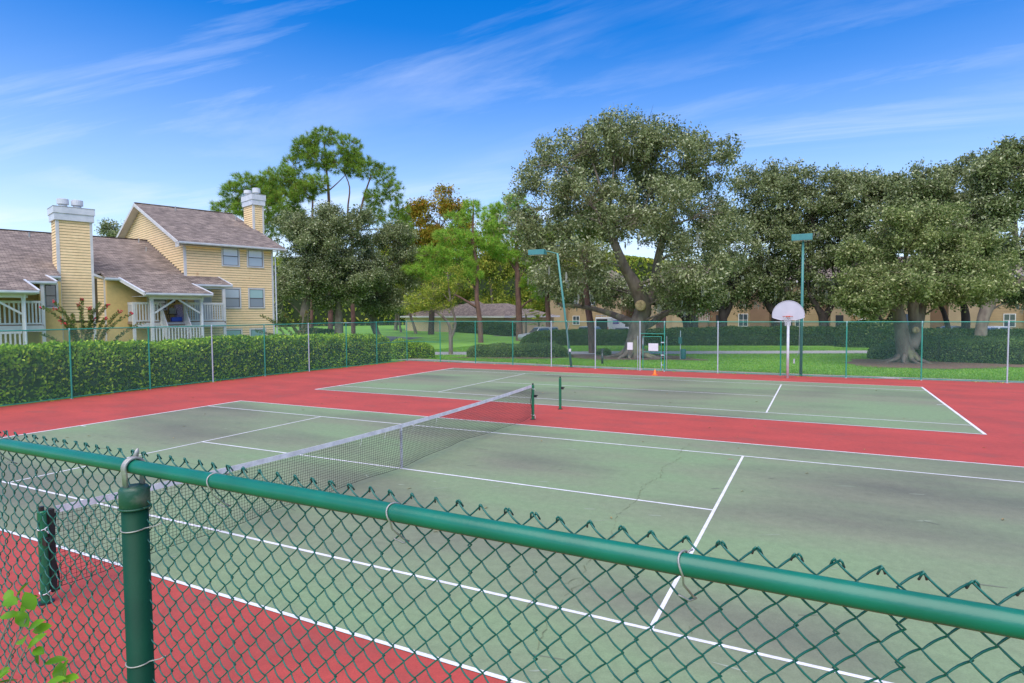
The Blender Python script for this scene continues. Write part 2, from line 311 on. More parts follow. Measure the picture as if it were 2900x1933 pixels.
# cracks in the near court
def crack(pts, w):
    m = MB(); r2 = random.Random(3); P = []
    for (x0, y0), (x1, y1) in zip(pts, pts[1:]):
        n = max(2, int(math.hypot(x1-x0, y1-y0)/.07))
        for i in range(n):
            t = i/n; P.append((x0+(x1-x0)*t+r2.gauss(0, .022), y0+(y1-y0)*t+r2.gauss(0, .012)))
    for i in range(len(P)-1):
        if r2.random() < .12: continue
        (a, b), (c, d) = P[i], P[i+1]; ww = w*r2.uniform(.4, 1.2)/2
        m.add([(a-ww, b, .0125), (a+ww, b, .0125), (c+ww, d, .0125), (c-ww, d, .0125)], [(0, 1, 2, 3)])
    m.build('crack', MT['crack'], c1)
crack([(5.05, 10.4), (5.0, 9.5), (5.15, 8.7), (4.95, 7.9), (5.1, 7.1), (4.95, 6.3), (5.1, 5.5), (5.0, 4.6), (5.2, 3.7), (5.15, 2.9), (5.35, 2.2), (5.3, 1.3), (5.5, .5)], .010)
crack([(5.3, 2.2), (5.05, 1.8), (5.0, 1.2)], .008); crack([(6.6, 3.9), (6.62, 2.8), (6.75, 1.4)], .006)
crack([(7.0, 3.95), (8.2, 4.05), (9.8, 4.2)], .006); crack([(.4, 5.9), (1.2, 7.2)], .008); crack([(1.6, 4.4), (2.3, 4.9)], .007)
scf = MB(); scd = MB(); r2 = random.Random(77)
for k in range(170):
    x = r2.uniform(-11, 11.5); y = r2.choice((r2.uniform(.2, 10.5), r2.uniform(.2, 10.5), r2.uniform(15, 25))); l = r2.uniform(.05, .28); w = r2.uniform(.008, .03); a = r2.gauss(.15, .35)
    m_ = scf if r2.random() < .55 else scd; P = [(l*math.cos(6.28*j/7)*r2.uniform(.6, 1), w*math.sin(6.28*j/7)*r2.uniform(.5, 1)) for j in range(7)]
    m_.add([(x+u*math.cos(a)-v*math.sin(a), y+u*math.sin(a)+v*math.cos(a), .0066+.0000 if m_ is scf else .0070) for u, v in P], [tuple(range(7))])
tag(scf.build('scuff_marks', mat('pale_scuff', (.30,.34,.26), (.24,.29,.20), 4, .8)), kind='stuff'); tag(scd.build('dark_scuff_marks', mat('dark_scuff', (.12,.14,.10), (.15,.17,.12), 4, .8)), kind='stuff')
for x, y, s_ in ((6.15, 9.15, .09), (-1.6, 22.6, .14), (-1.1, 21.6, .10), (6.6, 25.0, .10)):
    flat('paint_patch', [(x+s_*math.cos(6.28*j/9)*r2.uniform(.5, 1), y+.6*s_*math.sin(6.28*j/9)*r2.uniform(.5, 1)) for j in range(9)], .0075, mat('faded_red_patch', (.36,.14,.10), (.24,.22,.15), 9, .8))
flat('sidewalk', [(-19.2, 29.35), (-9, 28.95), (0, 28.5), (6.5, 28.5), (12.3, 28.75), (19, 29.2), (30, 29.7), (30, 30.9), (15, 30.0), (7.5, 29.75), (-4.3, 30.0), (-14.5, 30.7), (-19.2, 31.2)], -.012, MT['conc'])
flat('path', [(-40, 26.6), (-19.4, 35.2), (2.4, 44.8), (11.8, 48.8), (40, 60.5), (39, 63.8), (1.9, 48.4), (-21.5, 38.3), (-41, 29.9)], -.02, MT['path'])
sheet('parking_lot', MT['asphalt'], lin(-30, 60, 31), lin(62, 80, 10), .006); sheet('road', MT['asphalt'], lin(-95, -36, 20), lin(44, 56, 6), .012)
def blob(name, cx, cy, rx, ry, z, m, s=1, rot=0):
    r2 = random.Random(s); P = []
    for i in range(40):
        a = 2*math.pi*i/40; k = 1+.10*math.sin(3*a+s)+.06*math.sin(7*a+2*s)+r2.uniform(-.04, .04)
        x = rx*k*math.cos(a); y = ry*k*math.sin(a); P.append((cx+x*math.cos(rot)-y*math.sin(rot), cy+x*math.sin(rot)+y*math.cos(rot)))
    return flat(name, P, z, m)
blob('mulch_bed', -5.2, 38.2, 4.6, 3.0, -.010, MT['mulch'], 1, .2); blob('mulch_bed', 13.0, 38.9, 3.9, 3.6, -.010, MT['mulch'], 2); blob('mulch_bed', 21, 40.0, 8, 2.0, -.0145, MT['mulch'], 4)
blob('mulch_bed', -.6, 37.4, 1.7, .85, -.010, MT['mulch'], 3); blob('mulch_bed', -12.6, 35.2, 4.6, 1.7, -.010, MT['mulch'], 5, .5)
blob('mulch_bed', 0, 57.6, 15, 1.3, -.01, MT['mulch'], 8, .33)

# ------------------------------------------------------------------ fences
def wiremesh(w, h, r=.0021, s=.0629):
    V = []; F = []
    def seg(x0, z0, x1, z1, y):
        k = len(V); dx, dz = x1-x0, z1-z0; l = math.hypot(dx, dz); nx, nz = -dz/l*r, dx/l*r
        for x, z in ((x0, z0), (x1, z1)): V.extend([(x+nx, y, z+nz), (x-nx, y, z-nz), (x, y+(r*1.5 if y > 0 else -r*1.5), z)])
        F.extend([(k, k+1, k+4, k+3), (k+1, k+2, k+5, k+4), (k+2, k, k+3, k+5)])
    n = int((w+h)/s)+1
    for i in range(n):
        c = i*s
        x0 = max(0, c-h); x1 = min(w, c)
        if x1 > x0: seg(x0, c-x0, x1, c-x1, .002); seg(w-x0, c-x0, w-x1, c-x1, -.002)
    return rawmesh('chain_mesh', np.array(V), np.array(F))
def bay(parent, a, b, z0, z1, m, name='chain_mesh'):
    a = Vector((*a, 0)); b = Vector((*b, 0)); w = (b-a).length; o = link(name, wiremesh(w, z1-z0), m, parent)
    o.location = (a.x, a.y, z0); o.rotation_euler = (0, 0, math.atan2(b.y-a.y, b.x-a.x)); return o
HF = 2.74
def postmesh(h, r=.031): return MB().tube([(0,0,-.05), (0,0,h)], r, 10).tube([(0,0,h-.05), (0,0,h-.01), (0,0,h+.03), (0,0,h+.045)], [r*1.25, r*1.25, r*.8, r*.2], 10).tube([(0,0,-.01),(0,0,.012)], r*1.9, 10).mesh('post')
pm = {k: postmesh(HF) for k in 'abc'}; pm['a'].materials.append(MT['farpost']); pm['b'].materials.append(MT['farpale']); pm['c'].materials.append(MT['farteal'])
def fence(label, pts, kinds, skip=(), midrail=()):
    root = empty('chain_link_fence', (0,0,0), 0, label, 'fence', 'chain link fences round the courts')
    for (x, y), k in zip(pts, kinds):
        if k == '-': continue
        p = link('post', pm[k], None, root); p.location = (x, y, 0)
    for i, (a, b) in enumerate(zip(pts, pts[1:])):
        r2 = random.Random(i); sag = r2.uniform(-.012, .012)
        md = ((a[0]+b[0])/2, (a[1]+b[1])/2)
        MB().tube([(*a, HF), (*md, HF+sag), (*b, HF)], .023, 8).build('top_rail', MT['farteal'], root)
        if i in skip: continue
        MB().tube([(*a, .07), (*md, .055+sag), (*b, .07)], .017, 6).build('bottom_rail', MT['farteal'], root)
        bay(root, a, b, .05, HF, MT['farwire'])
        if i in midrail: MB().tube([(*a, 1.35), (*b, 1.35)], .018, 6).build('middle_rail', MT['farteal'], root)
    return root
ff = fence('long green chain link fence with a gate across the far end of the courts', FARY, 'acccbbbabcaaba', skip=(6,), midrail=(0,))
fl = fence('green chain link fence in front of the bright clipped hedge on the left', LEFT, '-ccbabcaaaaa', midrail=(0,))
bay(ff, FARY[6], FARY[7], 2.09, HF, MT['farwire'])
MB().tube([(*FARY[6], 2.07), (*FARY[7], 2.07)], .021, 8).build('gate_header', MT['farteal'], ff)
for k, x in ((0, -1.32), (1, .31)): MB().tube([(x, 28.27, 0), (x, 28.27, 1.95)], .016, 6).build('latch_pole', MT['farpale'], ff)
gt = empty('gate', (-.5, 28.25, 0), 0, 'narrow chain link gate with a blank white sign in the far fence', 'gate')
for x in (-.52, .52): MB().tube([(x, 0, .05), (x, 0, 1.93)], .022, 8).build('stile', MT['farpost'], gt)
for z in (.08, 1.05, 1.92): MB().tube([(-.52, 0, z), (.52, 0, z)], .019, 8).build('rail', MT['farteal'], gt)
bay(gt, (-.52, 0), (.52, 0), .08, 1.92, MT['farwire'])
for z in (.35, .9, 1.6): MB().box(.5, .72, -.03, .03, z-.03, z+.03).build('hinge', MT['farpale'], gt)
def sign(name, label, x, y, z, w, h):
    o = MB().box(-w/2, w/2, -.008, .008, -h/2, h/2); s = o.build(name, MT['signw']); bevel(s, .006); s.location = (x, y, z)
    return tag(s, label, 'sign', 'blank white signs on the far fence')
sign('sign', 'wide blank white sign wired to the middle of the gate', -.42, 28.2, 1.33, .55, .42)
sign('sign', 'upright blank white sign on the fence mesh just left of the gate', -1.78, 28.3, 1.36, .32, .42)

# near fence, right in front of the lens: every wire is built
RY = -3.44; RZ = 2.80
nf = empty('chain_link_fence', (6.03, RY, 0), 0, 'near green chain link fence with a thick glossy top rail, closest to the viewer', 'fence', 'chain link fences round the courts')
def NX(x): return x-6.03
MB().tube([(NX(x), .0015*math.sin(x*2.1), RZ+.002*math.sin(x*1.3)) for x in lin(-2, 16, 60)], .021, 24).build('top_rail', MT['teal'], nf, True)
npm = MB().tube([(0,0,-.1), (0,0,2.70)], .036, 28).mesh('post', True); npm.materials.append(MT['dkgreen'])
cap = MB().tube([(0,0,2.675), (0,0,2.68), (0,0,2.735), (0,0,2.742), (0,0,2.745)], [.036, .041, .041, .036, .022], 24).tube([(.0405*math.cos(a), .0405*math.sin(a), 2.678) for a in lin(0, 2*math.pi, 25)], .0035, 6)
cap = cap.mesh('post_cap', True); cap.materials.append(mat('half_painted_cap', (.012,.075,.045), (.20,.20,.17), 14, .5, .1, 60, lo=.5, hi=.75))
loop = MB(); A = lin(-.62*math.pi, .62*math.pi, 18)
pts = [(0, .029*math.sin(a), 2.80+.029*math.cos(a)) for a in A]; pts = [(0, -.024, 2.735)]+pts+[(0, .024, 2.735)]
for dx in (-.006, 0, .006): loop.tube([(x+dx, y, z) for x, y, z in pts], .0048, 8)
loop.tube([(0, .006, 2.827), (0, .012, 2.848), (.002, .014, 2.856)], [.008, .006, .002], 8)
loop = loop.mesh('rail_loop', True); loop.materials.append(MT['galv'])
for x in (-.09, 2.98, 6.03, 9.08, 12.13):
    for nm, me in (('post', npm), ('post_cap', cap), ('rail_loop', loop)): o = link(nm, me, None, nf); o.location = (NX(x), 0, 0)
Dm = .0629; TOP = 2.842
def nearwire(s):
    P = []; n = int(2.80/(Dm/8))
    P += [(s*.0235, .004, TOP-.013), (s*.0205, -.002, TOP-.002), (s*.0165, -.004, TOP+.003)]
    for i in range(n):
        ph = 2*math.pi*i/8; tri = [1, .5, 0, -.5, -1, -.5, 0, .5][i % 8]
        P.append((s*tri*.0172, .0052*math.sin(ph)*s, TOP-Dm*i/8))
    m = MB().tube(P, .0021, 5); me = m.mesh('wire', True); me.materials.append(MT['tealw']); return me
wA, wB = nearwire(1), nearwire(-1)
i0 = int((4.0-7.56)/(Dm/2)); i1 = int((9.6-7.56)/(Dm/2)); wr = random.Random(2)
for i in range(i0, i1):
    o = link('wire', wA if i % 2 == 0 else wB, None, nf)
    o.location = (NX(7.56+(i-.5)*Dm/2), .0245+wr.gauss(0, .0006), wr.gauss(0, .0007)); o.rotation_euler = (wr.gauss(0, .0006), wr.gauss(0, .0008), 0)
for a, b in ((-2, 4.0), (9.6, 16)):
    o = link('chain_mesh', wiremesh(b-a, 2.78, .0019), MT['tealw'], nf); o.location = (NX(a), .0245, .05)
def tie(x, flip=1):
    a = lin(-.2*math.pi, 1.25*math.pi, 16)
    P = [(0.004*math.sin(t*2), .0232*math.cos(t), RZ+.0232*math.sin(t)) for t in a]
    P = [(.012, .034, RZ+.016), (.006, .028, RZ+.014)]+P[2:]+[(.004, -.01, RZ-.035), (.016, .018, RZ-.066), (.020, .03, RZ-.074), (.008, .024, RZ-.079), (-.010, .012, RZ-.066)]
    o = MB().tube([(p[0]*flip, p[1], p[2]) for p in P], .0021, 6).build('tie_wire', MT['galv'], nf, True); o.location = (NX(x), 0, 0)
for x in (4.68, 5.26, 6.40, 7.02, 7.685, 8.4): tie(x)
for z in (2.615, 2.20, 1.7): 
    MB().tube([(.0375*math.cos(a), .0375*math.sin(a), z+.004*math.sin(a)) for a in lin(-math.pi*1.15, .05*math.pi, 18)]+[(.062, .022, z+.006), (.08, .03, z+.016)], .0021, 6).build('tie_wire', MT['galv'], nf, True)

# ------------------------------------------------------------------ near court net
net = empty('tennis_net', (0, -.914, 0), 0, 'sagging black tennis net with white top band across the near court', 'tennis net')
NL = 12.801
def nh(y): t = y/NL; return 1.06-.13*4*t*(1-t) if True else 0
def nbx(y, f): return .10*math.sin(y*1.1+.6)*(1-f)*(.25+.75*math.sin(math.pi*y/NL))+.035*math.sin(y*3.3)*(1-f)**2
def nbz(y): return .07+.03*math.sin(y*.9+1)+.09*abs(y/NL-.5)
m = MB(); ny = 256; nz = 19
for i in range(ny):
    y = .07+(NL-.17)*i/(ny-1); h = nh(y); b = nbz(y); P = [(nbx(y, f), y, b+(h-b)*f) for f in lin(0, 1, 6)]
    m.tube(P, .0028, 3, False)
for k in range(nz):
    f = k/nz; P = []
    for i in range(71):
        y = .07+(NL-.17)*i/70; P.append((nbx(y, f), y, nbz(y)+(nh(y)-nbz(y))*f))
    m.tube(P, .0028 if k else .005, 3, False)
m.build('net_mesh', MT['netblk'], net)
m = MB()
for i in range(60):
    y0 = .1+(NL-.2)*i/60; y1 = .1+(NL-.2)*(i+1)/60
    w0, w1 = .010+.002*math.sin(i*1.7), .010+.002*math.sin((i+1)*1.7)
    m.add([(-w0, y0, nh(y0)-.06), (-w1, y1, nh(y1)-.06), (-.004, y1, nh(y1)+.02), (-.004, y0, nh(y0)+.02), (w0, y0, nh(y0)-.06), (w1, y1, nh(y1)-.06), (.004, y1, nh(y1)+.02), (.004, y0, nh(y0)+.02)], [(0,1,2,3), (4,7,6,5), (3,2,6,7), (0,4,5,1)])
m.build('top_band', MT['band'], net)
yc = .914+D_/2
MB().box(-.013, -.009, yc-.028, yc+.028, .02, nh(yc)+.01).box(.009, .013, yc-.028, yc+.028, .02, nh(yc)+.01).build('centre_strap', MT['band'], net)
for y in (.08, NL-.10): MB().tube([(.02*math.sin(z*9), y+.02*math.sin(z*7), z) for z in lin(.1, 1.0, 16)], .010, 6).build('side_lace', MT['netblk'], net)
for y in (yc-1.2, yc-.5, yc+.45, yc+1.3): MB().tube([(0, y, nh(y)-.02), (.02, y-.03, nh(y)-.12), (.0, y-.05, nh(y)-.2)], .003, 5).build('tie_string', MT['band'], net)
def netpost(y, label, n=1):
    r = empty('net_post', (0, y, 0), 0, label, 'net post', 'green net posts')
    MB().tube([(0,0,-.02), (0,0,1.05), (0,0,1.06)], [.0445, .0445, .03], 14).build('tube', MT['postg'], r)
    MB().tube([(0,0,1.05), (0,0,1.11)], .026, 10).build('pulley', MT['blackp'], r)
    MB().tube([(0,0,0), (0,0,.012)], .085, 14).build('base_ring', MT['blackp'], r)
    if n: MB().box(.04, .12, -.025, .025, .68, .76).tube([(.1, 0, .72), (.16, 0, .75)], .014, 8).build('winder', MT['blackp'], r)
    return r
p1 = netpost(-.95, 'dark net post nearest the viewer, wrapped with pale cord'); p2 = netpost(NL-.914, 'green net post at the far end of the hanging net'); p3 = netpost(14.02, 'lone green net post without a net between the two courts')
for p, z in ((p1, .12), (p1, .86), (p2, .14), (p2, .95)): MB().tube([(.05*math.cos(a), .05*math.sin(a), z+.01*math.sin(2*a)) for a in lin(0, 6.2, 16)]+[(.07, .02, z-.04), (.06, .03, z-.12 if z < .5 else z-.06)], .006, 5).build('cord', MT['white'], p)
tag(MB().box(-.04, .04, -.02, .03, .1, 1.06).build('batten', MT['netblk']), 'black square batten lacing the net to its nearest post', 'batten').location = (0, -.872, 0)

# ------------------------------------------------------------------ furniture by the far fence
cn = empty('traffic_cone', (.2, 26.1, .0), 0, 'small orange traffic cone on the red strip before the gate', 'cone')
o = MB().box(-.14, .14, -.14, .14, 0, .02).build('base_plate', MT['cone'], cn); bevel(o, .008)
MB().tube([(0,0,.02), (0,0,.05), (0,0,.28), (0,0,.29)], [.10, .09, .032, .022], 20).build('body', MT['cone'], cn, True)
hp = empty('basketball_hoop', (6.5, 27.0, 0), 0, 'white fan backboard with orange rim on a white pole by the far fence', 'basketball hoop')
MB().tube([(0,.12,-.02), (0,.12,2.95)], .062, 16).build('pole', MT['white'], hp, True)
W_ = .72; prof = [(W_*math.cos(a)*1.0, 3.08+.70*math.sin(a)) for a in lin(-.06, math.pi+.06, 27)]
prof = prof+[(-W_+.0, 2.98), (-W_+.10, 2.93), (-.32, 2.845), (.32, 2.845), (W_-.10, 2.93), (W_, 2.98)]
o = MB().prism(prof, -.02, .02, 'y').build('backboard', MT['bb'], hp); bevel(o, .012)
rimp = [(px, -.022, pz) for px, pz in prof]; MB().tube(rimp+rimp[:1], .013, 6).build('backboard_rim', MT['bb'], hp, True)
MB().tube([(.229*math.cos(a), -.40+.229*math.sin(a), 3.03) for a in lin(0, 2*math.pi, 33)], .013, 8, False).build('rim', MT['orange'], hp, True)
MB().box(-.09, .09, -.18, -.022, 2.99, 3.05).box(-.08, -.06, -.06, -.022, 2.90, 3.05).box(.06, .08, -.06, -.022, 2.90, 3.05).build('rim_bracket', MT['orange'], hp)
m = MB(); rg = [(.225, 3.02), (.19, 2.93), (.155, 2.84), (.13, 2.75), (.125, 2.66), (.13, 2.58)]
for k in range(12):
    for s in (-1, 1):
        m.tube([(r*math.cos(2*math.pi*(k+s*i/2)/12), -.40+r*math.sin(2*math.pi*(k+s*i/2)/12), z) for i, (r, z) in enumerate(rg)], .0065, 4)
m.build('net', MT['band'], hp)
MB().bar((-.12, .02, 3.1), (0, .12, 2.8), .03, .03).bar((.12, .02, 3.1), (0, .12, 2.8), .03, .03).build('brace', MT['galv'], hp)
def light(name, label, x, y, lx, ly, h, m, head):
    r = empty(name, (x, y, 0), 0, label, 'light pole', 'green floodlight poles at the courts')
    MB().tube([(0,0,-.03), (lx*.5, ly*.5, h*.5), (lx, ly, h)], [.072, .066, .055], 12).build('pole', m, r, True)
    hx, hy, hz, wx = head; 
    o = MB().add([(hx-wx/2,hy-.24,hz-.16),(hx+wx/2,hy-.24,hz-.16),(hx+wx/2,hy+.24,hz-.16),(hx-wx/2,hy+.24,hz-.16),(hx-wx/2-.01,hy-.25,hz+.15),(hx+wx/2+.01,hy-.25,hz+.15),(hx+wx/2-.06,hy+.2,hz+.17),(hx-wx/2+.06,hy+.2,hz+.17)], [(0,3,2,1),(4,5,6,7),(0,1,5,4),(1,2,6,5),(2,3,7,6),(3,0,4,7)]).build('lamp_head', MT['lamp'], r); bevel(o, .012)
    MB().box(hx-wx/2+.05, hx+wx/2-.05, hy-.19, hy+.19, hz-.175, hz-.162).build('lens', MT['blindw'], r)
    return r
lp = light('light_pole', 'tall green floodlight pole standing upright behind the basketball hoop', 7.05, 28.62, .02, 0, 6.85, MT['pole'], (-.03, 0, 6.98, .95))
MB().tube([(-.09, -.02, 2.5), (-.10, -.02, 1.2), (-.16, -.03, 1.05)], .012, 6).build('conduit', MT['farpale'], lp); MB().box(-.36, -.28, -.05, .0, .62, .85).build('switch_box', MT['white'], lp)
MB().tube([(-.16, -.03, 1.05), (-.32, -.03, .86)], .006, 5).build('cable', MT['galv'], lp)
lq = light('light_pole', 'floodlight pole leaning to the left, its head hidden among the oak leaves', -5.5, 28.66, -.88, 0, 6.85, MT['pole'], (-2.2, 0, 6.97, 1.05))
MB().tube([(-.88, 0, 6.82), (-1.5, 0, 7.0), (-1.9, 0, 7.0)], .03, 8).build('arm', MT['pole'], lq)
MB().tube([(-.16, -.08, .8), (-.24, -.09, 2.2), (-.10, -.09, 2.6), (-.36, -.02, 2.85)], .013, 6).build('conduit', MT['farpale'], lq); MB().box(-.10, .02, -.14, -.07, .95, 1.12).build('junction_box', MT['white'], lq)
bo = empty('bollard_light', (-4.67, 31.9, -.03), 0, 'black louvred bollard light on the grass left of the gate', 'bollard')
MB().tube([(0,0,0), (0,0,.74)], .075, 14).build('body', MT['gcar'], bo, True)
for k in range(3): MB().tube([(0,0,.76+.05*k), (0,0,.785+.05*k)], [.098, .07], 14).build('louvre', MT['gcar'], bo)
MB().tube([(0,0,.74), (0,0,.9)], .045, 10).build('lens', MT['blindw'], bo); MB().tube([(0,0,.9), (0,0,.94), (0,0,.96)], [.11, .105, .05], 14).build('cap', MT['gcar'], bo)
ps = empty('pet_station', (-.75, 37.5, -.02), 0, 'green pet waste station with bag box and bin on the lawn', 'pet waste station')
MB().tube([(-.12,0,0), (-.12,0,2.0)], .032, 8).build('pole', MT['farpale'], ps); o = MB().box(-.24, -.0, -.12, .0, 1.08, 1.55).build('bag_box', MT['bin'], ps); bevel(o, .02)
MB().tube([(.08,-.02,.02), (.08,-.02,.06), (.08,-.02,.62), (.08,-.02,.66)], [.17, .18, .20, .19], 18).build('bin', MT['bin'], ps, True); MB().tube([(.08,-.02,.665), (.08,-.02,.71)], [.205, .15], 18).build('bin_lid', MT['bin'], ps)
mk = empty('utility_marker', (17.9, 35.8, -.03), 0, 'short tilted white marker post on the lawn at the right edge', 'marker')
MB().bar((0,0,0), (.10,0,.72), .20, .05, (1,0,0)).build('panel', MT['white'], mk)
# ------------------------------------------------------------------ yellow house: local x runs along the front, y into the house
TH = math.radians(73); HO = (-26.44, 18.80, 0)
hs_ = empty('yellow_house', HO, TH, 'cream yellow lap sided house with brown shingle roofs, two chimneys and porches', 'house')
PF = .379
def rz(b): return 7.83+PF*b
def rl(b): return 5.64+.37*b
apx = 8.26
# tower and low block walls
tw = MB().prism([(0, -.1), (16.5, -.1), (16.5, 7.68), (8.26, 10.82), (0, 7.68)], .0, 5.30, 'x').build('wall', MT['stucco'], hs_)
MB().prism([(0, -.1), (14.8, -.1), (14.8, 5.45), (7.41, 8.2), (0, 5.45)], -14, -.02, 'x').build('wall', MT['stucco'], hs_)
def board(a0, a1, z, e, face, off):
    # one lap siding board; face 'f' lies on y=off facing -y, 'g' lies on x=off facing -x
    prof = [(-.024, z+.010), (-.024, z+.016), (-.010, z+e-.012), (0, z+e-.012), (0, z+.010)]
    if face == 'f': MB().prism([(off+p, q) for p, q in prof], a0, a1, 'x').build('siding_board', MT['siding'], hs_)
    else: MB().prism([(off+p, q) for p, q in prof], a0, a1, 'y').build('siding_board', MT['siding'], hs_)
E_ = .152
MB().box(.05, 5.25, -.004, -.001, .2, 7.6).build('lap_shadow_backing', MT['lapshade'], hs_)  # dark plate seen through the board gaps, painted as the lap shadows
MB().prism([(.02, 5.4), (16.3, 5.4), (16.3, 7.7), (8.26, 10.75), (.02, 7.66)], -.004, -.001, 'x').build('lap_shadow_backing', MT['lapshade'], hs_)
z = .3
while z < 7.6:
    board(.10, 5.2, z, E_, 'f', -.001); z += E_
z = 5.52
while z < 10.6:
    b0 = .10 if z < 7.72 else (z+.08-7.72)/PF+.15; b1 = (z-5.64)/.37+.1 if z < 8.3 else 16.4-b0
    if b1 > b0+.1: board(b0, b1, z, E_, 'g', -.001)
    z += E_
def wbox(nm, *a, m='trim', p=None): return MB().box(*a).build(nm, MT[m], p or hs_)
wbox('corner_trim', -.028, .10, -.028, 0, 0, 7.66); wbox('corner_trim', -.028, 0, .002, .11, 5.5, 7.66); wbox('corner_trim', 5.2, 5.32, -.028, 0, 0, 7.66)
# tower roof
a0, a1 = -.45, 5.98
MB().slab([(a0, -.50, rz(-.50)), (a1, -.50, rz(-.50)), (a1, apx, rz(apx)), (a0, apx, rz(apx))], .09).build('roof_slope', MT['roof'], hs_)
MB().slab([(a0, apx, rz(apx)), (a1, apx, rz(apx)), (a1, 17.0, rz(-.5)), (a0, 17.0, rz(-.5))], .09).build('roof_slope', MT['roof'], hs_)
MB().bar((a0, apx, rz(apx)+.02), (a1, apx, rz(apx)+.02), .22, .04).build('ridge_cap', MT['roof'], hs_)
for b in (-.50, 17.0):
    MB().bar((a0-.02, b, rz(-.5)-.13), (a0-.02, apx, rz(apx)-.13), .04, .20, (0, 0, 1)).build('rake_board', MT['trim'], hs_)
    MB().add([(a0, b, rz(-.5)-.21), (0, b, rz(-.5)-.21), (0, apx, rz(apx)-.21), (a0, apx, rz(apx)-.21)], [(0, 1, 2, 3)]).build('soffit', MT['trim'], hs_)
MB().add([(a0, -.5, rz(-.5)-.215), (a1, -.5, rz(-.5)-.215), (a1, .0, rz(-.5)-.215), (a0, .0, rz(-.5)-.215)], [(0, 1, 2, 3)]).build('soffit', MT['trim'], hs_)
MB().bar((a1+.02, -.5, rz(-.5)-.13), (a1+.02, apx, rz(apx)-.13), .04, .20).build('rake_board', MT['trim'], hs_)
wbox('eave_return', a0-.04, a0+.04, -.52, -.05, 7.30, 7.60)
def gutter(a_, b_, z_):
    (x0, y0), (x1, y1) = a_, b_
    g = MB().prism([(0, 0), (-.09, 0), (-.12, .05), (-.12, .13), (-.105, .13), (-.105, .055), (-.08, .02), (0, .02)], 0, math.hypot(x1-x0, y1-y0), 'x').build('gutter', MT['gutter'], hs_)
    g.location = (x0, y0, z_-.15); g.rotation_euler = (0, 0, math.atan2(y1-y0, x1-x0))
    f = MB().box(0, math.hypot(x1-x0, y1-y0), .002, .03, -.10, .0).build('fascia', MT['trim'], hs_); f.location = (x0, y0, z_-.07); f.rotation_euler = g.rotation_euler
gutter((a0, -.50), (a1, -.50), rz(-.5))
def spout(a, b, z1, z0, off=.35):
    MB().tube([(a, b-off, z1), (a, b-off, z1-.12), (a, b-.06, z1-.42), (a, b-.06, z0)], .045, 8).build('downspout', MT['gutter'], hs_)
spout(5.45, -.0, 7.5, .1, .42)
# lower roofs
lo = MB()
for a_, b_, c_ in ((-14.4, -6.06, -.81), (-6.06, -4.5, 1.25), (-4.5, -4.18, -.04), (-4.18, 0, -.81)): lo.slab([(a_, c_, rl(c_)), (b_, c_, rl(c_)), (b_, 7.41, rl(7.41)), (a_, 7.41, rl(7.41))], .08)
lo.build('roof_slope', MT['roof'], hs_)
MB().slab([(-14.4, 7.41, rl(7.41)), (0, 7.41, rl(7.41)), (0, 15.2, 5.5), (-14.4, 15.2, 5.5)], .08).build('roof_slope', MT['roof'], hs_)
MB().bar((-14.4, 7.41, rl(7.41)+.02), (0, 7.41, rl(7.41)+.02), .22, .04).build('ridge_cap', MT['roof'], hs_)
MB().slab([(-3.5, -.81, rl(-.81)), (-2.9, -3.1, rl(-3.1)), (.43, -3.1, rl(-3.1)), (-.08, -.81, rl(-.81))], .08).build('roof_slope', MT['roof'], hs_)
MB().slab([(-.08, -1.47, rl(-1.47)), (2.12, -1.47, rl(-1.47)), (1.84, 0, rl(0)), (-.02, 0, rl(0))], .08).build('roof_slope', MT['roof'], hs_)
MB().slab([(-14.4, -3.08, rl(-3.08)), (-7.3, -3.1, rl(-3.1)), (-7.62, -1.6, rl(-1.6)), (-7.64, -.81, rl(-.81)), (-14.4, -.81, rl(-.81))], .08).build('roof_slope', MT['roof'], hs_)
MB().slab([(-7.63, -1.65, rl(-1.65)), (-6.4, -1.7, rl(-1.7)), (-6.66, -.81, rl(-.81)), (-7.64, -.81, rl(-.81))], .08).build('roof_slope', MT['roof'], hs_)
def rake(p, q):
    MB().bar((p[0], p[1], rl(p[1])-.10), (q[0], q[1], rl(q[1])-.10), .035, .17).build('rake_board', MT['trim'], hs_)
    MB().bar((p[0], p[1], rl(p[1])-.0), (q[0], q[1], rl(q[1])-.0), .09, .05).build('rake_cap', MT['gutter'], hs_)
rake((-3.52, -.81), (-2.92, -3.1)); rake((.45, -3.1), (-.08, -1.47)); rake((2.14, -1.47), (1.86, 0)); rake((-7.28, -3.1), (-7.62, -1.6)); rake((-6.38, -1.7), (-6.66, -.81))
gutter((-4.2, -.83), (-3.5, -.83), rl(-.81)); gutter((-2.9, -3.11), (.43, -3.11), rl(-3.1)); gutter((0, -1.48), (2.12, -1.48), rl(-1.47)); gutter((-14.4, -3.10), (-7.3, -3.11), rl(-3.1)); gutter((-7.62, -1.66), (-6.4, -1.71), rl(-1.68)); gutter((-6.66, -.82), (-6.08, -.82), rl(-.81))
MB().slab([(-2.85, -3.0, 4.32), (.40, -3.0, 4.32), (.40, -.02, 4.34), (-2.85, -.02, 4.34)], .03).build('porch_ceiling', MT['trim'], hs_)
MB().slab([(-14, -3.0, 4.32), (-7.36, -3.0, 4.32), (-7.36, -.02, 4.34), (-14, -.02, 4.34)], .03).build('porch_ceiling', MT['trim'], hs_)
wbox('porch_beam', -2.62, .10, -2.74, -2.58, 4.14, 4.33); wbox('porch_beam', -14, -7.66, -2.74, -2.58, 4.14, 4.33); wbox('porch_beam', .0, 1.76, -1.40, -1.28, 4.82, 4.98)
# stucco infill wall right of the chimney: side wall of the stair bay
wbox('bay_wall', -4.02, -2.12, -.34, -.02, 0, 5.3, m='stucco')
wbox('corner_trim', -2.12, -2.0, -.36, -.24, 0, 4.6)
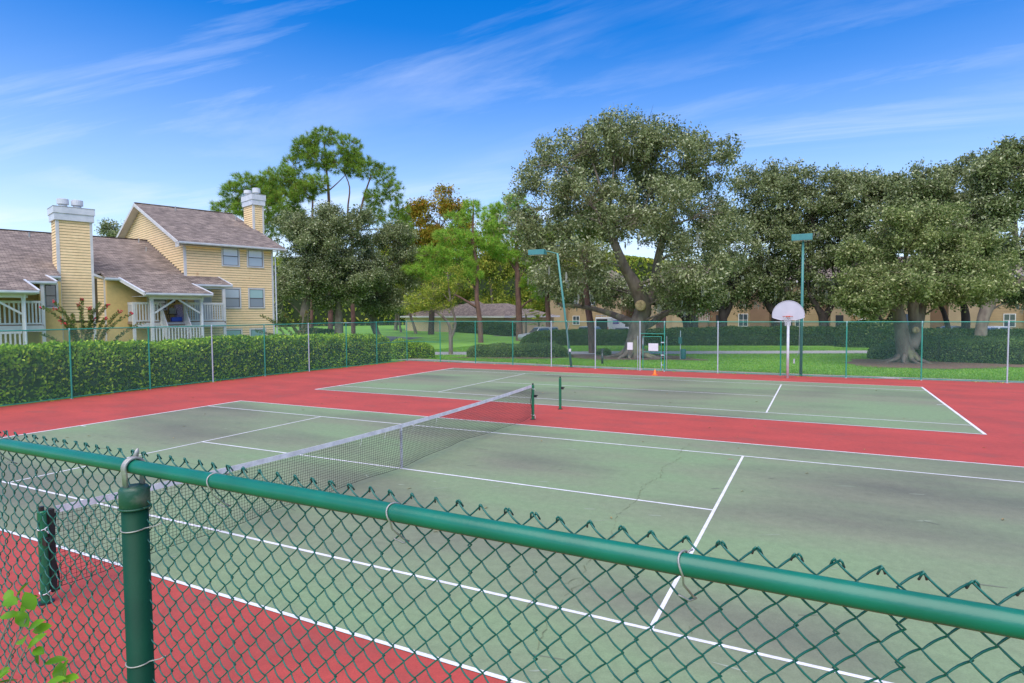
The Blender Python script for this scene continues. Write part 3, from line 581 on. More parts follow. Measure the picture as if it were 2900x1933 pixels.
# chimneys
def chimney(x0, x1, y0, y1, z0, z1, capz, side_z0):
    wbox('chimney', x0+.02, x1-.02, y0+.02, y1, z0, z1+.1, m='stucco')
    MB().box(x0+.05, x1-.05, y0+.012, y0+.018, side_z0-.1, z1).box(x0+.012, x0+.018, y0+.05, y1, side_z0-.1, z1).build('lap_shadow_backing', MT['lapshade'], hs_)
    z = side_z0
    while z < z1-.05:
        e = min(E_, z1-z); board(x0+.12, x1-.12, z, e, 'f', y0+.02); board(y0+.12, y1, z, e, 'g', x0+.02); z += E_
    for x in (x0, x1-.12): wbox('corner_trim', x, x+.12, y0-.015, y0+.02, z0, z1)
    wbox('corner_trim', x0-.015, x0, y0-.015, y0+.10, z0, z1)
    c = wbox('chimney_cap', x0-.08, x1+.08, y0-.10, y1+.08, z1, z1+.36, m='gutter'); bevel(c, .01)
    c = wbox('chimney_cap', x0-.12, x1+.12, y0-.14, y1+.12, z1+.36, capz-.02, m='gutter'); bevel(c, .01)
    MB().slab([(x0-.13, y0-.15, capz), (x1+.13, y0-.15, capz), (x1+.13, y1+.13, capz), (x0-.13, y1+.13, capz)], .03).tube([((x0+x1)/2, (y0+y1)/2, capz), ((x0+x1)/2, (y0+y1)/2, capz+.06)], [.5, .2], 4).build('cap_flashing', MT['galv'], hs_)
def flue(a, b, z, h=.42):
    f = MB().tube([(a, b, z-.05), (a, b, z+.20)], .19, 18).build('flue', MT['gutter'], hs_, True)
    MB().tube([(a, b, z+.16), (a, b, z+.17), (a, b, z+.17+h*.65), (a, b, z+.19+h*.65)], [.2, .27, .27, .22], 20).build('flue_cowl', MT['gutter'], f)
chimney(-6.06, -4.50, -.05, 1.3, 0, 8.30, 9.02, 3.0)
flue(-5.64, .55, 9.05); flue(-5.02, .55, 9.05)
lw = MB().prism([(-4.5, 0), (-4.04, 0), (-4.04, 5.30), (-4.5, 5.50)], -.05, .9, 'y').build('chimney_shoulder', MT['stucco'], hs_)
MB().box(-4.6, -4.06, -.054, -.051, 2.9, 5.3).build('lap_shadow_backing', MT['lapshade'], hs_)
z = 3.0
while z < 5.3: board(-4.38, -4.1, z, min(E_, 5.32-z), 'f', -.055); z += E_
wbox('corner_trim', -4.10, -4.0, -.10, -.03, 0, 5.28); MB().bar((-4.52, -.09, 5.50), (-3.98, -.09, 5.28), .05, .12).build('corner_trim', MT['trim'], hs_)
chimney(5.81, 6.58, 4.13, 5.75, 2.0, 11.12, 11.90, 9.0)
flue(6.28, 4.6, 11.9, .5); flue(5.98, 5.35, 11.9, .36)
for a, b, f in ((1.81, 7.37, rz), (5.46, 6.31, rz), (-.65, 6.65, rl), (-.74, 4.73, rl), (-6.35, 6.18, rl)):
    MB().tube([(a, b, f(b)-.05), (a, b, f(b)+.28)], .05, 8).build('vent_pipe', MT['galv'], hs_)
# windows
def window(x, w, z0, z1, up, lowm, y=-.02, trimw=.09):
    fr = MB(); y0 = y-.035
    fr.box(x, x+trimw, y0, y, z0, z1).box(x+w-trimw, x+w, y0, y, z0, z1).box(x+trimw, x+w-trimw, y0, y, z1-trimw, z1).box(x+trimw, x+w-trimw, y0-.02, y, z0, z0+trimw*.9)
    f = fr.build('window', MT['trim'], hs_); a, b = x+trimw, x+w-trimw; c, d = z0+trimw*.9, z1-trimw; md = (c+d)/2
    MB().box(a, a+.03, y-.022, y, c, d).box(b-.03, b, y-.022, y, c, d).box(a+.03, b-.03, y-.022, y, c, c+.03).box(a+.03, b-.03, y-.022, y, d-.03, d).box(a+.03, b-.03, y-.03, y, md-.02, md+.02).build('sash', MT['frame'], f)
    MB().box(a+.03, b-.03, y-.012, y-.006, md+.02, d-.03).build('pane', MT[up], f); MB().box(a+.03, b-.03, y-.010, y-.004, c+.03, md-.02).build('pane', MT[lowm], f)
    return f
for x, w, z0, z1, u_, l_ in ((2.08, 1.10, 6.31, 7.63, 'blindw', 'blind'), (3.62, 1.09, 6.31, 7.63, 'blindw', 'blind'), (2.12, 1.08, 3.67, 5.0, 'blind', 'blind2'), (3.64, 1.06, 3.68, 5.0, 'blindt', 'blind2'), (2.12, 1.10, .98, 2.39, 'blindt', 'blindt'), (3.66, 1.08, .98, 2.39, 'blindt', 'blindt')): window(x, w, z0, z1, u_, l_)
window(-1.95, .95, 3.55, 4.34, 'blind', 'glass'); window(-6.82, .62, 3.66, 4.95, 'glass', 'glass', -.82); window(-3.1, .8, .9, 2.2, 'glass', 'glass', -.0)
# stucco strip by the left window, and left wall of the other porch
wbox('bay_wall', -6.95, -6.08, -.82, -.70, 0, 5.05, m='stucco'); MB().box(-7.05, -6.95, -1.6, -.70, 0, 4.9).build('bay_wall', MT['stucco'], hs_)
def door(x, w, z, y=-.01):
    f = MB().box(x, x+.08, y-.05, y, z, z+2.15).box(x+w-.08, x+w, y-.05, y, z, z+2.15).box(x+.08, x+w-.08, y-.05, y, z+2.06, z+2.15).build('door', MT['trim'], hs_)
    MB().box(x+.08, x+w-.08, y-.03, y, z+.01, z+2.06).build('door_leaf', MT['door'], f); MB().tube([(x+.16, y-.06, z+1), (x+.16, y-.03, z+1)], .025, 8).build('handle', MT['galv'], f)
door(.45, .98, 2.92, -.025); door(-9.6, .95, 2.92)
# porch posts, decks, railings, braces
def post(x, y, z0, z1, w=.15): wbox('porch_post', x-w/2, x+w/2, y-w/2, y+w/2, z0, z1)
for x in (-2.50, -.02, -7.82): post(x, -2.66, 0, 4.14)
post(1.64, -1.42, 0, 4.82, .16); post(-6.96, -1.62, 0, 4.85, .14); post(-3.05, -1.45, 0, 4.0, .14); post(-10.3, -2.66, 0, 4.14)
wbox('deck', -3.1, 1.7, -1.5, -.02, 2.78, 2.90, m='deck'); wbox('deck_fascia', -3.12, 1.62, -1.53, -1.5, 2.56, 2.86)
wbox('deck', -12, -6.95, -1.7, -.02, 2.72, 2.84, m='deck'); wbox('deck_fascia', -12, -6.97, -1.73, -1.70, 2.50, 2.80)
def railing(p, q, z0, z1, n, th=.035):
    r = MB(); x0, y0 = p; x1, y1 = q
    r.bar((x0, y0, z1-.06), (x1, y1, z1-.06), .05, .12); r.bar((x0, y0, z0+.04), (x1, y1, z0+.04), .045, .08)
    r = r.build('railing', MT['trim'], hs_)
    for i in range(n):
        t = (i+.5)/n; x = x0+(x1-x0)*t; y = y0+(y1-y0)*t
        MB().box(x-.035, x+.035, y-th/2, y+th/2, z0+.08, z1-.12).build('baluster', MT['trim'], r)
railing((-3.0, -1.5), (-1.85, -1.5), 2.93, 4.0, 8); railing((-.60, -1.5), (1.56, -1.5), 2.93, 4.0, 16); railing((-3.05, -1.4), (-3.05, -.1), 2.93, 4.0, 9)
railing((-2.40, -2.68), (-.10, -2.68), 1.55, 2.68, 15); railing((-7.72, -1.7), (-7.03, -1.7), 2.86, 4.02, 5); railing((-12, -2.66), (-7.92, -2.66), 1.5, 2.56, 24); railing((-12, -1.7), (-7.8, -1.7), 2.86, 4.02, 24)
for s, (xa, xb) in enumerate(((-2.40, -1.38), (-.12, -1.18))): MB().bar((xa, -2.66, 3.38), (xb, -2.66, 4.12), .09, .10, (0, 1, 0)).build('brace', MT['trim'], hs_)
MB().bar((-7.9, -2.66, 3.38), (-8.95, -2.66, 4.12), .09, .10, (0, 1, 0)).build('brace', MT['trim'], hs_)
# stairs from the deck down to the landing
wbox('landing', -2.45, -.05, -2.62, -1.55, 1.40, 1.52, m='deck')
for sx in (-1.78, -.60):
    r = MB().bar((sx, -1.5, 3.94), (sx+.05, -2.62, 2.50), .05, .13).bar((sx, -1.5, 2.95), (sx+.05, -2.62, 1.60), .05, .2).build('stair_rail', MT['trim'], hs_)
    for i in range(8):
        t = (i+.5)/8; y = -1.5-1.12*t; MB().box(sx+.05*t-.018, sx+.05*t+.018, y-.04, y+.04, 2.95-1.35*t, 3.9-1.44*t).build('baluster', MT['trim'], r)
for i in range(8): wbox('stair_tread', -1.74, -.58, -1.52-.14*i-.15, -1.52-.14*i, 2.72-.17*i, 2.76-.17*i, m='deck')
spout(-.0, -2.66, 4.40, 1.5, .18); spout(-7.78, -2.66, 4.40, 1.5, .18)
wbox('picture_frame', -.84, -.60, -.05, -.02, 3.98, 4.28, m='maroon')
MB().tube([(-.42, -.3, 4.3), (-.42, -.3, 4.15)], .01, 5).tube([(-.42, -.3, 4.15), (-.42, -.3, 4.05)], [.12, .10], 10).build('wind_chime', MT['maroon'], hs_)
# things on the porch (own top-level objects)
def hl(x, y, z): c, s = math.cos(TH), math.sin(TH); return (HO[0]+x*c-y*s, HO[1]+x*s+y*c, z)
ch = empty('patio_chair', hl(-.98, -.85, 2.9), TH+2.6, 'black metal patio chair with a grey cushion on the upper porch', 'chair')
MB().box(-.24, .24, -.22, .22, .40, .43).build('seat', MT['blackp'], ch); MB().box(-.2, .2, -.20, -.12, .45, .8).build('cushion', MT['cloth'], ch)
MB().tube([(-.25, -.22, .42), (-.24, -.27, .75), (-.12, -.3, .93), (.12, -.3, .93), (.24, -.27, .75), (.25, -.22, .42)], .018, 6).tube([(0, -.24, .42), (0, -.3, .93)], .012, 5).build('backrest', MT['blackp'], ch)
for x, y in ((-.22,-.2), (.22,-.2), (-.22,.2), (.22,.2)): MB().tube([(x, y, .41), (x*1.15, y*1.15, 0)], .015, 5).build('leg', MT['blackp'], ch)
for x in (-.26, .26): MB().tube([(x, -.22, .65), (x, .1, .68), (x, .2, .62), (x, .2, .41)], .014, 5).build('armrest', MT['blackp'], ch)
tb = empty('patio_table', hl(-1.38, -.9, 2.9), TH, 'small black wire patio table beside the patio chair on the porch', 'table')
MB().tube([(0,0,.56), (0,0,.58)], .27, 18).build('tabletop', MT['blackp'], tb)
for k in range(3): a = 2.1*k; MB().tube([(.2*math.cos(a), .2*math.sin(a), .56), (.08*math.cos(a), .08*math.sin(a), .3), (.24*math.cos(a), .24*math.sin(a), 0)], .012, 5).build('leg', MT['blackp'], tb)
o = MB().box(-.26, .26, -.18, .18, 0, .26).build('storage_bin', MT['blue']); bevel(o, .03); o.location = hl(-.92, -1.25, 2.9); o.rotation_euler = (0, 0, TH); tag(o, 'bright blue plastic storage bin on the porch floor', 'bin')
o = MB().prism([(-.12, 0), (.12, 0), (.09, .95), (-.05, 1.0)], -.2, .2, 'x').build('folded_chair', MT['stripe']); o.location = hl(-.62, -.75, 2.9); o.rotation_euler = (0, 0, TH+.3); tag(o, 'folded beach chair in striped purple and white cloth on the porch', 'beach chair')

# ------------------------------------------------------------------ beige outbuilding with a hip roof
gb = empty('outbuilding', (-54.0, 78.0, .3), math.radians(31), 'low beige stucco outbuilding with a brown hip roof beyond the lawn', 'outbuilding')
gb.location = (-29.7, 65.1, .35); gb.rotation_euler = (0, 0, math.radians(157.4))
MB().box(0, 26, -9, 0, -.4, 2.55).build('wall', MT['cream'], gb)
gr = MB(); x0, x1, y0, y1 = -.6, 26.6, -9.6, .6
gr.add([(x0,y0,2.5),(x1,y0,2.5),(x1,y1,2.5),(x0,y1,2.5),(5,-4.5,4.35),(21,-4.5,4.35)], [(0,1,5,4),(1,2,5),(2,3,4,5),(3,0,4),(0,3,2,1)]).build('roof', MT['roof'], gb)
gr = MB(); gr.add([(5.5,.62,2.5),(16,.62,2.5),(16,-4.5,2.5),(5.5,-4.5,2.5),(10,-3.2,4.75),(12,-3.2,4.75)], [(0,1,5,4),(1,2,5),(2,3,4,5),(3,0,4)]).build('roof', MT['roof'], gb)
for a in ((x0, x1, y1, y1+.06), (x0, x1, y0-.06, y0)): MB().box(a[0], a[1], a[2], a[3], 2.33, 2.56).build('fascia', MT['trim'], gb)
for a in ((x0-.06, x0, y0, y1), (x1, x1+.06, y0, y1)): MB().box(a[0], a[1], a[2], a[3], 2.33, 2.56).build('fascia', MT['trim'], gb)

# ------------------------------------------------------------------ apartment blocks far behind
def apartment(label, x, y, h, secs, L, rz=0):
    r = empty('apartment_building', (x, y, .45), rz, label, 'building', 'apartment buildings beyond the parking lot')
    MB().box(0, L, .3, 12, -.5, h).build('wall', MT['tan2'], r)
    MB().add([(-.6,-.8,h),(L+.6,-.8,h),(L+.6,12.8,h),(-.6,12.8,h),(4,6,h+3.2),(L-4,6,h+3.2)], [(0,1,5,4),(1,2,5),(2,3,4,5),(3,0,4),(0,3,2,1)]).build('roof', MT['roof'], r)
    MB().box(-.65, L+.65, -.9, -.8, h-.22, h+.03).build('fascia', MT['trim'], r)
    for a, b, m, dy in secs:
        w = MB().box(a, b, dy, .3, -.5, h).build('wall', MT[m], r)
        if m == 'tan':
            z = 0
            while z < h-.3:
                MB().prism([(dy-.025, z), (dy-.006, z+.29), (dy-.001, z+.29), (dy-.001, z)], a+.1, b-.1, 'x').build('siding_board', MT['tan'], r); z += .3
    return r
def awin(r, a, b, z0, z1, y, m='glass'):
    f = MB().box(a, a+.09, y-.05, y, z0, z1).box(b-.09, b, y-.05, y, z0, z1).box(a+.09, b-.09, y-.05, y, z1-.09, z1).box(a+.09, b-.09, y-.07, y, z0, z0+.09).box((a+b)/2-.03, (a+b)/2+.03, y-.045, y, z0+.09, z1-.09).box(a+.09, (a+b)/2-.03, y-.045, y, (z0+z1)/2-.03, (z0+z1)/2+.03).box((a+b)/2+.03, b-.09, y-.045, y, (z0+z1)/2-.03, (z0+z1)/2+.03).build('window', MT['trim'], r)
    MB().box(a+.09, b-.09, y-.02, y-.005, z0+.09, z1-.09).build('pane', MT[m], f)
def adoor(r, a, b, z0, z1, y, m): MB().box(a, b, y-.04, y-.004, z0, z1).build('door', MT[m], r)
def arail(r, a, b, z0, z1, y):
    k = MB().box(a, b, y-.06, y, z1-.06, z1).box(a, b, y-.06, y, z0, z0+.06).build('railing', MT['trim'], r); n = int((b-a)/.2)
    for i in range(n+1): x = a+(b-a)*i/n; MB().box(x-.02, x+.02, y-.05, y-.01, z0+.06, z1-.06).build('baluster', MT['trim'], k)
a1 = apartment('tan sided apartment block seen behind the white van, left of the big oak', -32.5, 84, 6.6, [(1, 4, 'tan3', -.5), (4, 9.8, 'tan', 0), (9.8, 13, 'tan3', -.6)], 13.5)
awin(a1, 4.9, 6.1, .9, 2.35, -.03); awin(a1, 4.6, 5.9, 4.0, 5.4, -.03); awin(a1, 7.5, 8.7, 4.0, 5.4, -.03)
a2 = apartment('long ochre apartment block with balconies stretching behind the oaks on the right', -16.5, 84, 6.9,
 [(0, 4.9, 'tan3', -.5), (4.9, 6.6, 'tan3', -1.2), (8.6, 9.9, 'tan2', -.6), (12.2, 15.6, 'tan', 0), (15.6, 18.1, 'tan2', -.5), (21.0, 24.6, 'tan', 0), (24.6, 25.6, 'tan2', -.5), (25.6, 28.0, 'tan3', -.9), (28.0, 33.2, 'tan', .0), (33.2, 36.6, 'tan3', -.7), (38.5, 42.4, 'tan3', -.6), (42.4, 46, 'tan', 0), (46, 50, 'tan3', -.6)], 52)
adoor(a2, 2.4, 3.9, -.4, 2.4, -.5, 'maroon'); adoor(a2, 6.8, 8.4, -.4, 2.5, .3, 'dark'); adoor(a2, 10.9, 11.9, -.3, 2.35, .3, 'dark'); adoor(a2, 18.3, 20.9, -.3, 2.4, .3, 'dark')
adoor(a2, 26.2, 27.1, -.3, 2.3, -.9, 'dark'); adoor(a2, 33.6, 35.0, -.3, 2.4, -.7, 'bluedoor'); adoor(a2, 41.4, 42.1, -.3, 2.4, -.6, 'bluedoor'); adoor(a2, 10.0, 12.1, 3.0, 5.2, .3, 'dark')
for a, b, z0, z1 in ((14.0, 15.3, .75, 2.55), (21.3, 22.4, .75, 2.5), (44, 45.2, .8, 2.4), (41.3, 42.1, 3.9, 5.3), (29, 30.2, 3.8, 5.2)): awin(a2, a, b, z0, z1, -.03 if a != 41.3 else -.63)
for a, b, z0, z1, y in ((2.5, 3.9, 3.2, 4.1, -.55), (8.5, 10.1, 1.6, 2.7, -.7), (10.6, 11.9, 2.95, 4.3, -.1), (18.2, 20.7, 3.1, 4.1, -.3), (26.1, 27.1, 3.3, 4.3, -.95), (46.4, 48.6, 2.2, 3.5, -.7)): arail(a2, a, b, z0, z1, y)
for k in range(2):       # outdoor stair
    MB().bar((28.2+k*.0, -1.2, 4.4-k*2.0), (31.5, -1.2, 2.9-k*2.0), .08, .10).bar((31.6, -1.5, 2.9-k*2), (28.3, -1.5, 1.4-k*1.6), .08, .10).build('stair_rail', MT['trim'], a2)

# ------------------------------------------------------------------ vehicles (front along +x of each, length on x)
def wheel(r, x, y):
    w = MB().tube([(x, y-.1, .33), (x, y+.1, .33)], .33, 18).build('wheel', MT['tyre'], r); MB().tube([(x, y-.112, .33), (x, y+.112, .33)], .2, 14).build('rim', MT['rim'], w)
def car(label, loc, rz, m, kind='sedan'):
    r = empty('parked_car', loc, rz, label, 'car', 'vehicles in the parking lot')
    if kind == 'suv': body = [(-2.2,.35),(2.2,.35),(2.28,.6),(2.2,.92),(1.0,1.08),(-2.2,1.08),(-2.28,.7)]; cab = [(-2.15,1.06),(1.0,1.06),(.35,1.66),(-.2,1.74),(-1.9,1.72)]
    else: body = [(-2.2,.3),(2.2,.3),(2.25,.55),(2.15,.78),(1.1,.92),(-1.5,.95),(-2.2,.9),(-2.27,.6)]; cab = [(-1.75,.93),(1.1,.91),(.35,1.38),(-.1,1.44),(-.9,1.42)]
    o = MB().prism(body, -.88, .88, 'y').build('body', MT[m], r); bevel(o, .06, 3)
    k = MB(); n = len(cab)
    vs = [(x, s*(.80-.16*((z-1.0)/.7 if z > 1.1 else 0)), z) for s in (-1, 1) for x, z in cab]
    o = k.add(vs, [tuple(range(n))[::-1], tuple(range(n, 2*n))]+[(i, (i+1)%n, n+(i+1)%n, n+i) for i in range(n)]).build('cabin', MT[m], r); bevel(o, .05, 3)
    zt = cab[2][1]-.07; zb = cab[0][1]+.06; xs = [cab[0][0]+.2, (cab[0][0]+cab[1][0])/2-.35, cab[1][0]-.25]
    for s in (-1, 1):
        for a, b in ((xs[0], xs[1]-.05), (xs[1]+.05, xs[2])):
            yb, yt = s*.812, s*(.812-.16*(zt-1.0)/.7)
            MB().add([(a,yb,zb),(b,yb,zb),(min(b, cab[2][0]+.05),yt,zt),(a+.12,yt,zt)], [(0,1,2,3)]).build('side_window', MT['glass'], r)
    x1, z1 = cab[1]; x2, z2 = cab[2]
    MB().add([(x1-.04,-.70,z1+.06),(x1-.04,.70,z1+.06),(x2+.04,.60,z2-.02),(x2+.04,-.60,z2-.02)], [(0,1,2,3)]).build('windscreen', MT['glass'], r)
    x1, z1 = cab[0]; x2, z2 = cab[-1]
    MB().add([(x1-.03,-.68,z1+.08),(x1-.03,.68,z1+.08),(x2-.03,.58,z2-.06),(x2-.03,-.58,z2-.06)], [(0,1,2,3)]).build('rear_window', MT['glass'], r)
    for x in (-1.35, 1.38):
        for y in (-.82, .82): wheel(r, x, y)
    for s in (-1, 1):
        MB().box(2.17, 2.26, s*.62-.16, s*.62+.16, .66, .80).build('headlight', MT['blindw'], r); MB().box(-2.27, -2.2, s*.70-.13, s*.70+.13, .72, 1.0 if kind == 'suv' else .86).build('tail_light', MT['tail'], r)
    MB().box(-2.285, -2.26, -.26, .26, .62, .76).build('licence_plate', MT['white'], r)
    return r
cya = math.degrees(.4508)
car('silver suv with open windows partly behind the mounded hedge, left of the red barked trunk', (-19.8, 54.8, .02), math.radians(180+52), 'sil', 'suv')
car('white suv with a dark rear window parked left of the van', (-15.2, 59.2, .02), math.radians(26+52), 'wcar', 'suv')
car('dark grey car showing red tail lights just right of the white van', (-12.9, 62.5, .02), math.radians(26+84), 'gcar')
car('white car roof barely showing above the hedge left of the straight young pine', (-32.2, 70.5, .5), math.radians(26), 'wcar', 'suv')
car('silver car roof above the clipped hedge, leftmost of the cars on the right', (20.0, 67.0, .30), math.radians(10), 'sil')
car('pale blue and white car between the dark oak stems on the right', (23.4, 67.0, .30), math.radians(30), 'wcar')
car('bright blue car roof above the hedge near the right edge', (26.6, 67.5, .30), math.radians(165), 'bcar')
car('grey car partly cut off at the far right edge of the lot', (31.3, 68.0, .30), math.radians(15), 'sil')
vn = empty('parked_van', (-15.1, 66.6, .10), math.radians(26+52), 'white high roof work van with a ladder rack and small purple sign', 'van', 'vehicles in the parking lot')
vb = [(-2.9,.4),(2.9,.4),(3.0,.7),(2.9,1.1),(2.0,1.3),(1.25,2.35),(.9,2.58),(-2.85,2.62),(-2.92,1.2)]
o = MB().prism(vb, -1.0, 1.0, 'y').build('body', MT['wcar'], vn); bevel(o, .08, 3)
for s in (-1, 1):
    MB().add([(.9,s*1.008,1.4),(1.85,s*1.008,1.36),(1.25,s*1.008,2.1),(.95,s*1.008,2.15)], [(0,1,2,3)]).build('side_window', MT['glass'], vn)
    MB().box(-2.3, .6, s*1.004-.004, s*1.004+.004, 1.30, 1.33).build('side_moulding', MT['sil'], vn); MB().box(-2.96, -2.9, s*.86-.07, s*.86+.07, .95, 1.45).build('tail_light', MT['tail'], vn)
    for x in (-1.9, 1.9): wheel(vn, x, s*.93)
sg = MB().box(-2.0, -.55, -1.018, -1.008, 1.78, 2.22).build('side_sign', MT['purple'], vn)
MB().add([(-.56,-1.021,1.78),(-.56,-1.021,2.22),(-.92,-1.021,2.0)], [(0,1,2)]).build('sign_arrow', MT['white'], sg); MB().add([(-.56,-1.024,1.84),(-.56,-1.024,2.16),(-.80,-1.024,2.0)], [(0,1,2)]).build('sign_arrow', MT['magenta'], sg)
for k in range(7): MB().box(-1.88+.125*k, -1.80+.125*k, -1.024, -1.019, 2.0, 2.10+(.03 if k in (2, 5) else 0)).build('sign_letter', MT['white'], sg)
MB().box(-1.7, -1.2, -1.024, -1.019, 1.89, 1.93).build('sign_line', MT['white'], sg)
MB().add([(-2.95,-.95,.6),(-3.3,-1.7,.6),(-3.3,-1.7,2.45),(-2.95,-.95,2.45),(-2.99,-.93,.6),(-3.34,-1.68,.6),(-3.34,-1.68,2.45),(-2.99,-.93,2.45)], [(0,1,2,3),(7,6,5,4),(0,4,5,1),(1,5,6,2),(2,6,7,3),(3,7,4,0)]).build('rear_door', MT['wcar'], vn)
MB().box(-3.0, -2.93, -.75, .75, .6, 2.4).build('load_opening', MT['dark'], vn)
m = MB()
for y in (-.8, -.3, .2, .8): m.tube([(-3.0, y, 2.82), (1.0, y, 2.82)], .03, 5)
for x in (-2.8, -1.6, -.4, .8): m.tube([(x, -.85, 2.6), (x, -.85, 2.84), (x, .85, 2.84), (x, .85, 2.6)], .025, 5)
for i in range(11): m.tube([(-2.9+.38*i, -.8, 2.86), (-2.9+.38*i, -.3, 2.86)], .018, 4)
m.build('ladder_rack', MT['sil'], vn)
# small items beyond the left hedge
kb = empty('brick_planter', (-46.5, 47.5, .0), .4, 'low terracotta brick planter box beyond the hedge', 'planter')
MB().box(-1.2, 1.2, -.4, .4, 0, 1.35).build('wall', MT['terra'], kb); MB().box(-1.3, 1.3, -.5, .5, 1.35, 1.45).build('cap', MT['conc'], kb)

RB = [[-22.02, 10.94, 1.81], [[-23.8, 10.17, 3.69], [-23.77, 10.64, 3.93], [-22.85, 10.29, 3.62], [-23.01, 10.52, 3.09], [-22.16, 10.98, 4.03], [-22.86, 11.18, 3.78], [-21.39, 10.89, 3.64], [-21.4, 11.34, 3.86], [-21.43, 11.65, 3.77], [-20.6, 11.71, 3.47], [-19.62, 11.62, 3.37], [-19.59, 12.17, 2.96], [-22.37, 10.38, 2.94], [-23.75, 10.13, 2.46], [-21.68, 11.17, 3.16], [-23.11, 11.04, 3.33], [-20.64, 11.12, 3.16]]]
RB2 = [[-21.87, 23.2, 1.02], [[-24.47, 22.0, 2.25], [-24.16, 22.2, 3.24], [-23.88, 22.77, 2.94], [-22.91, 22.82, 3.39], [-22.28, 22.66, 2.94], [-21.9, 23.3, 3.2], [-21.67, 23.95, 2.92], [-23.29, 22.01, 2.06], [-20.88, 23.75, 2.36], [-22.19, 23.12, 2.37], [-21.73, 23.73, 3.49]]]
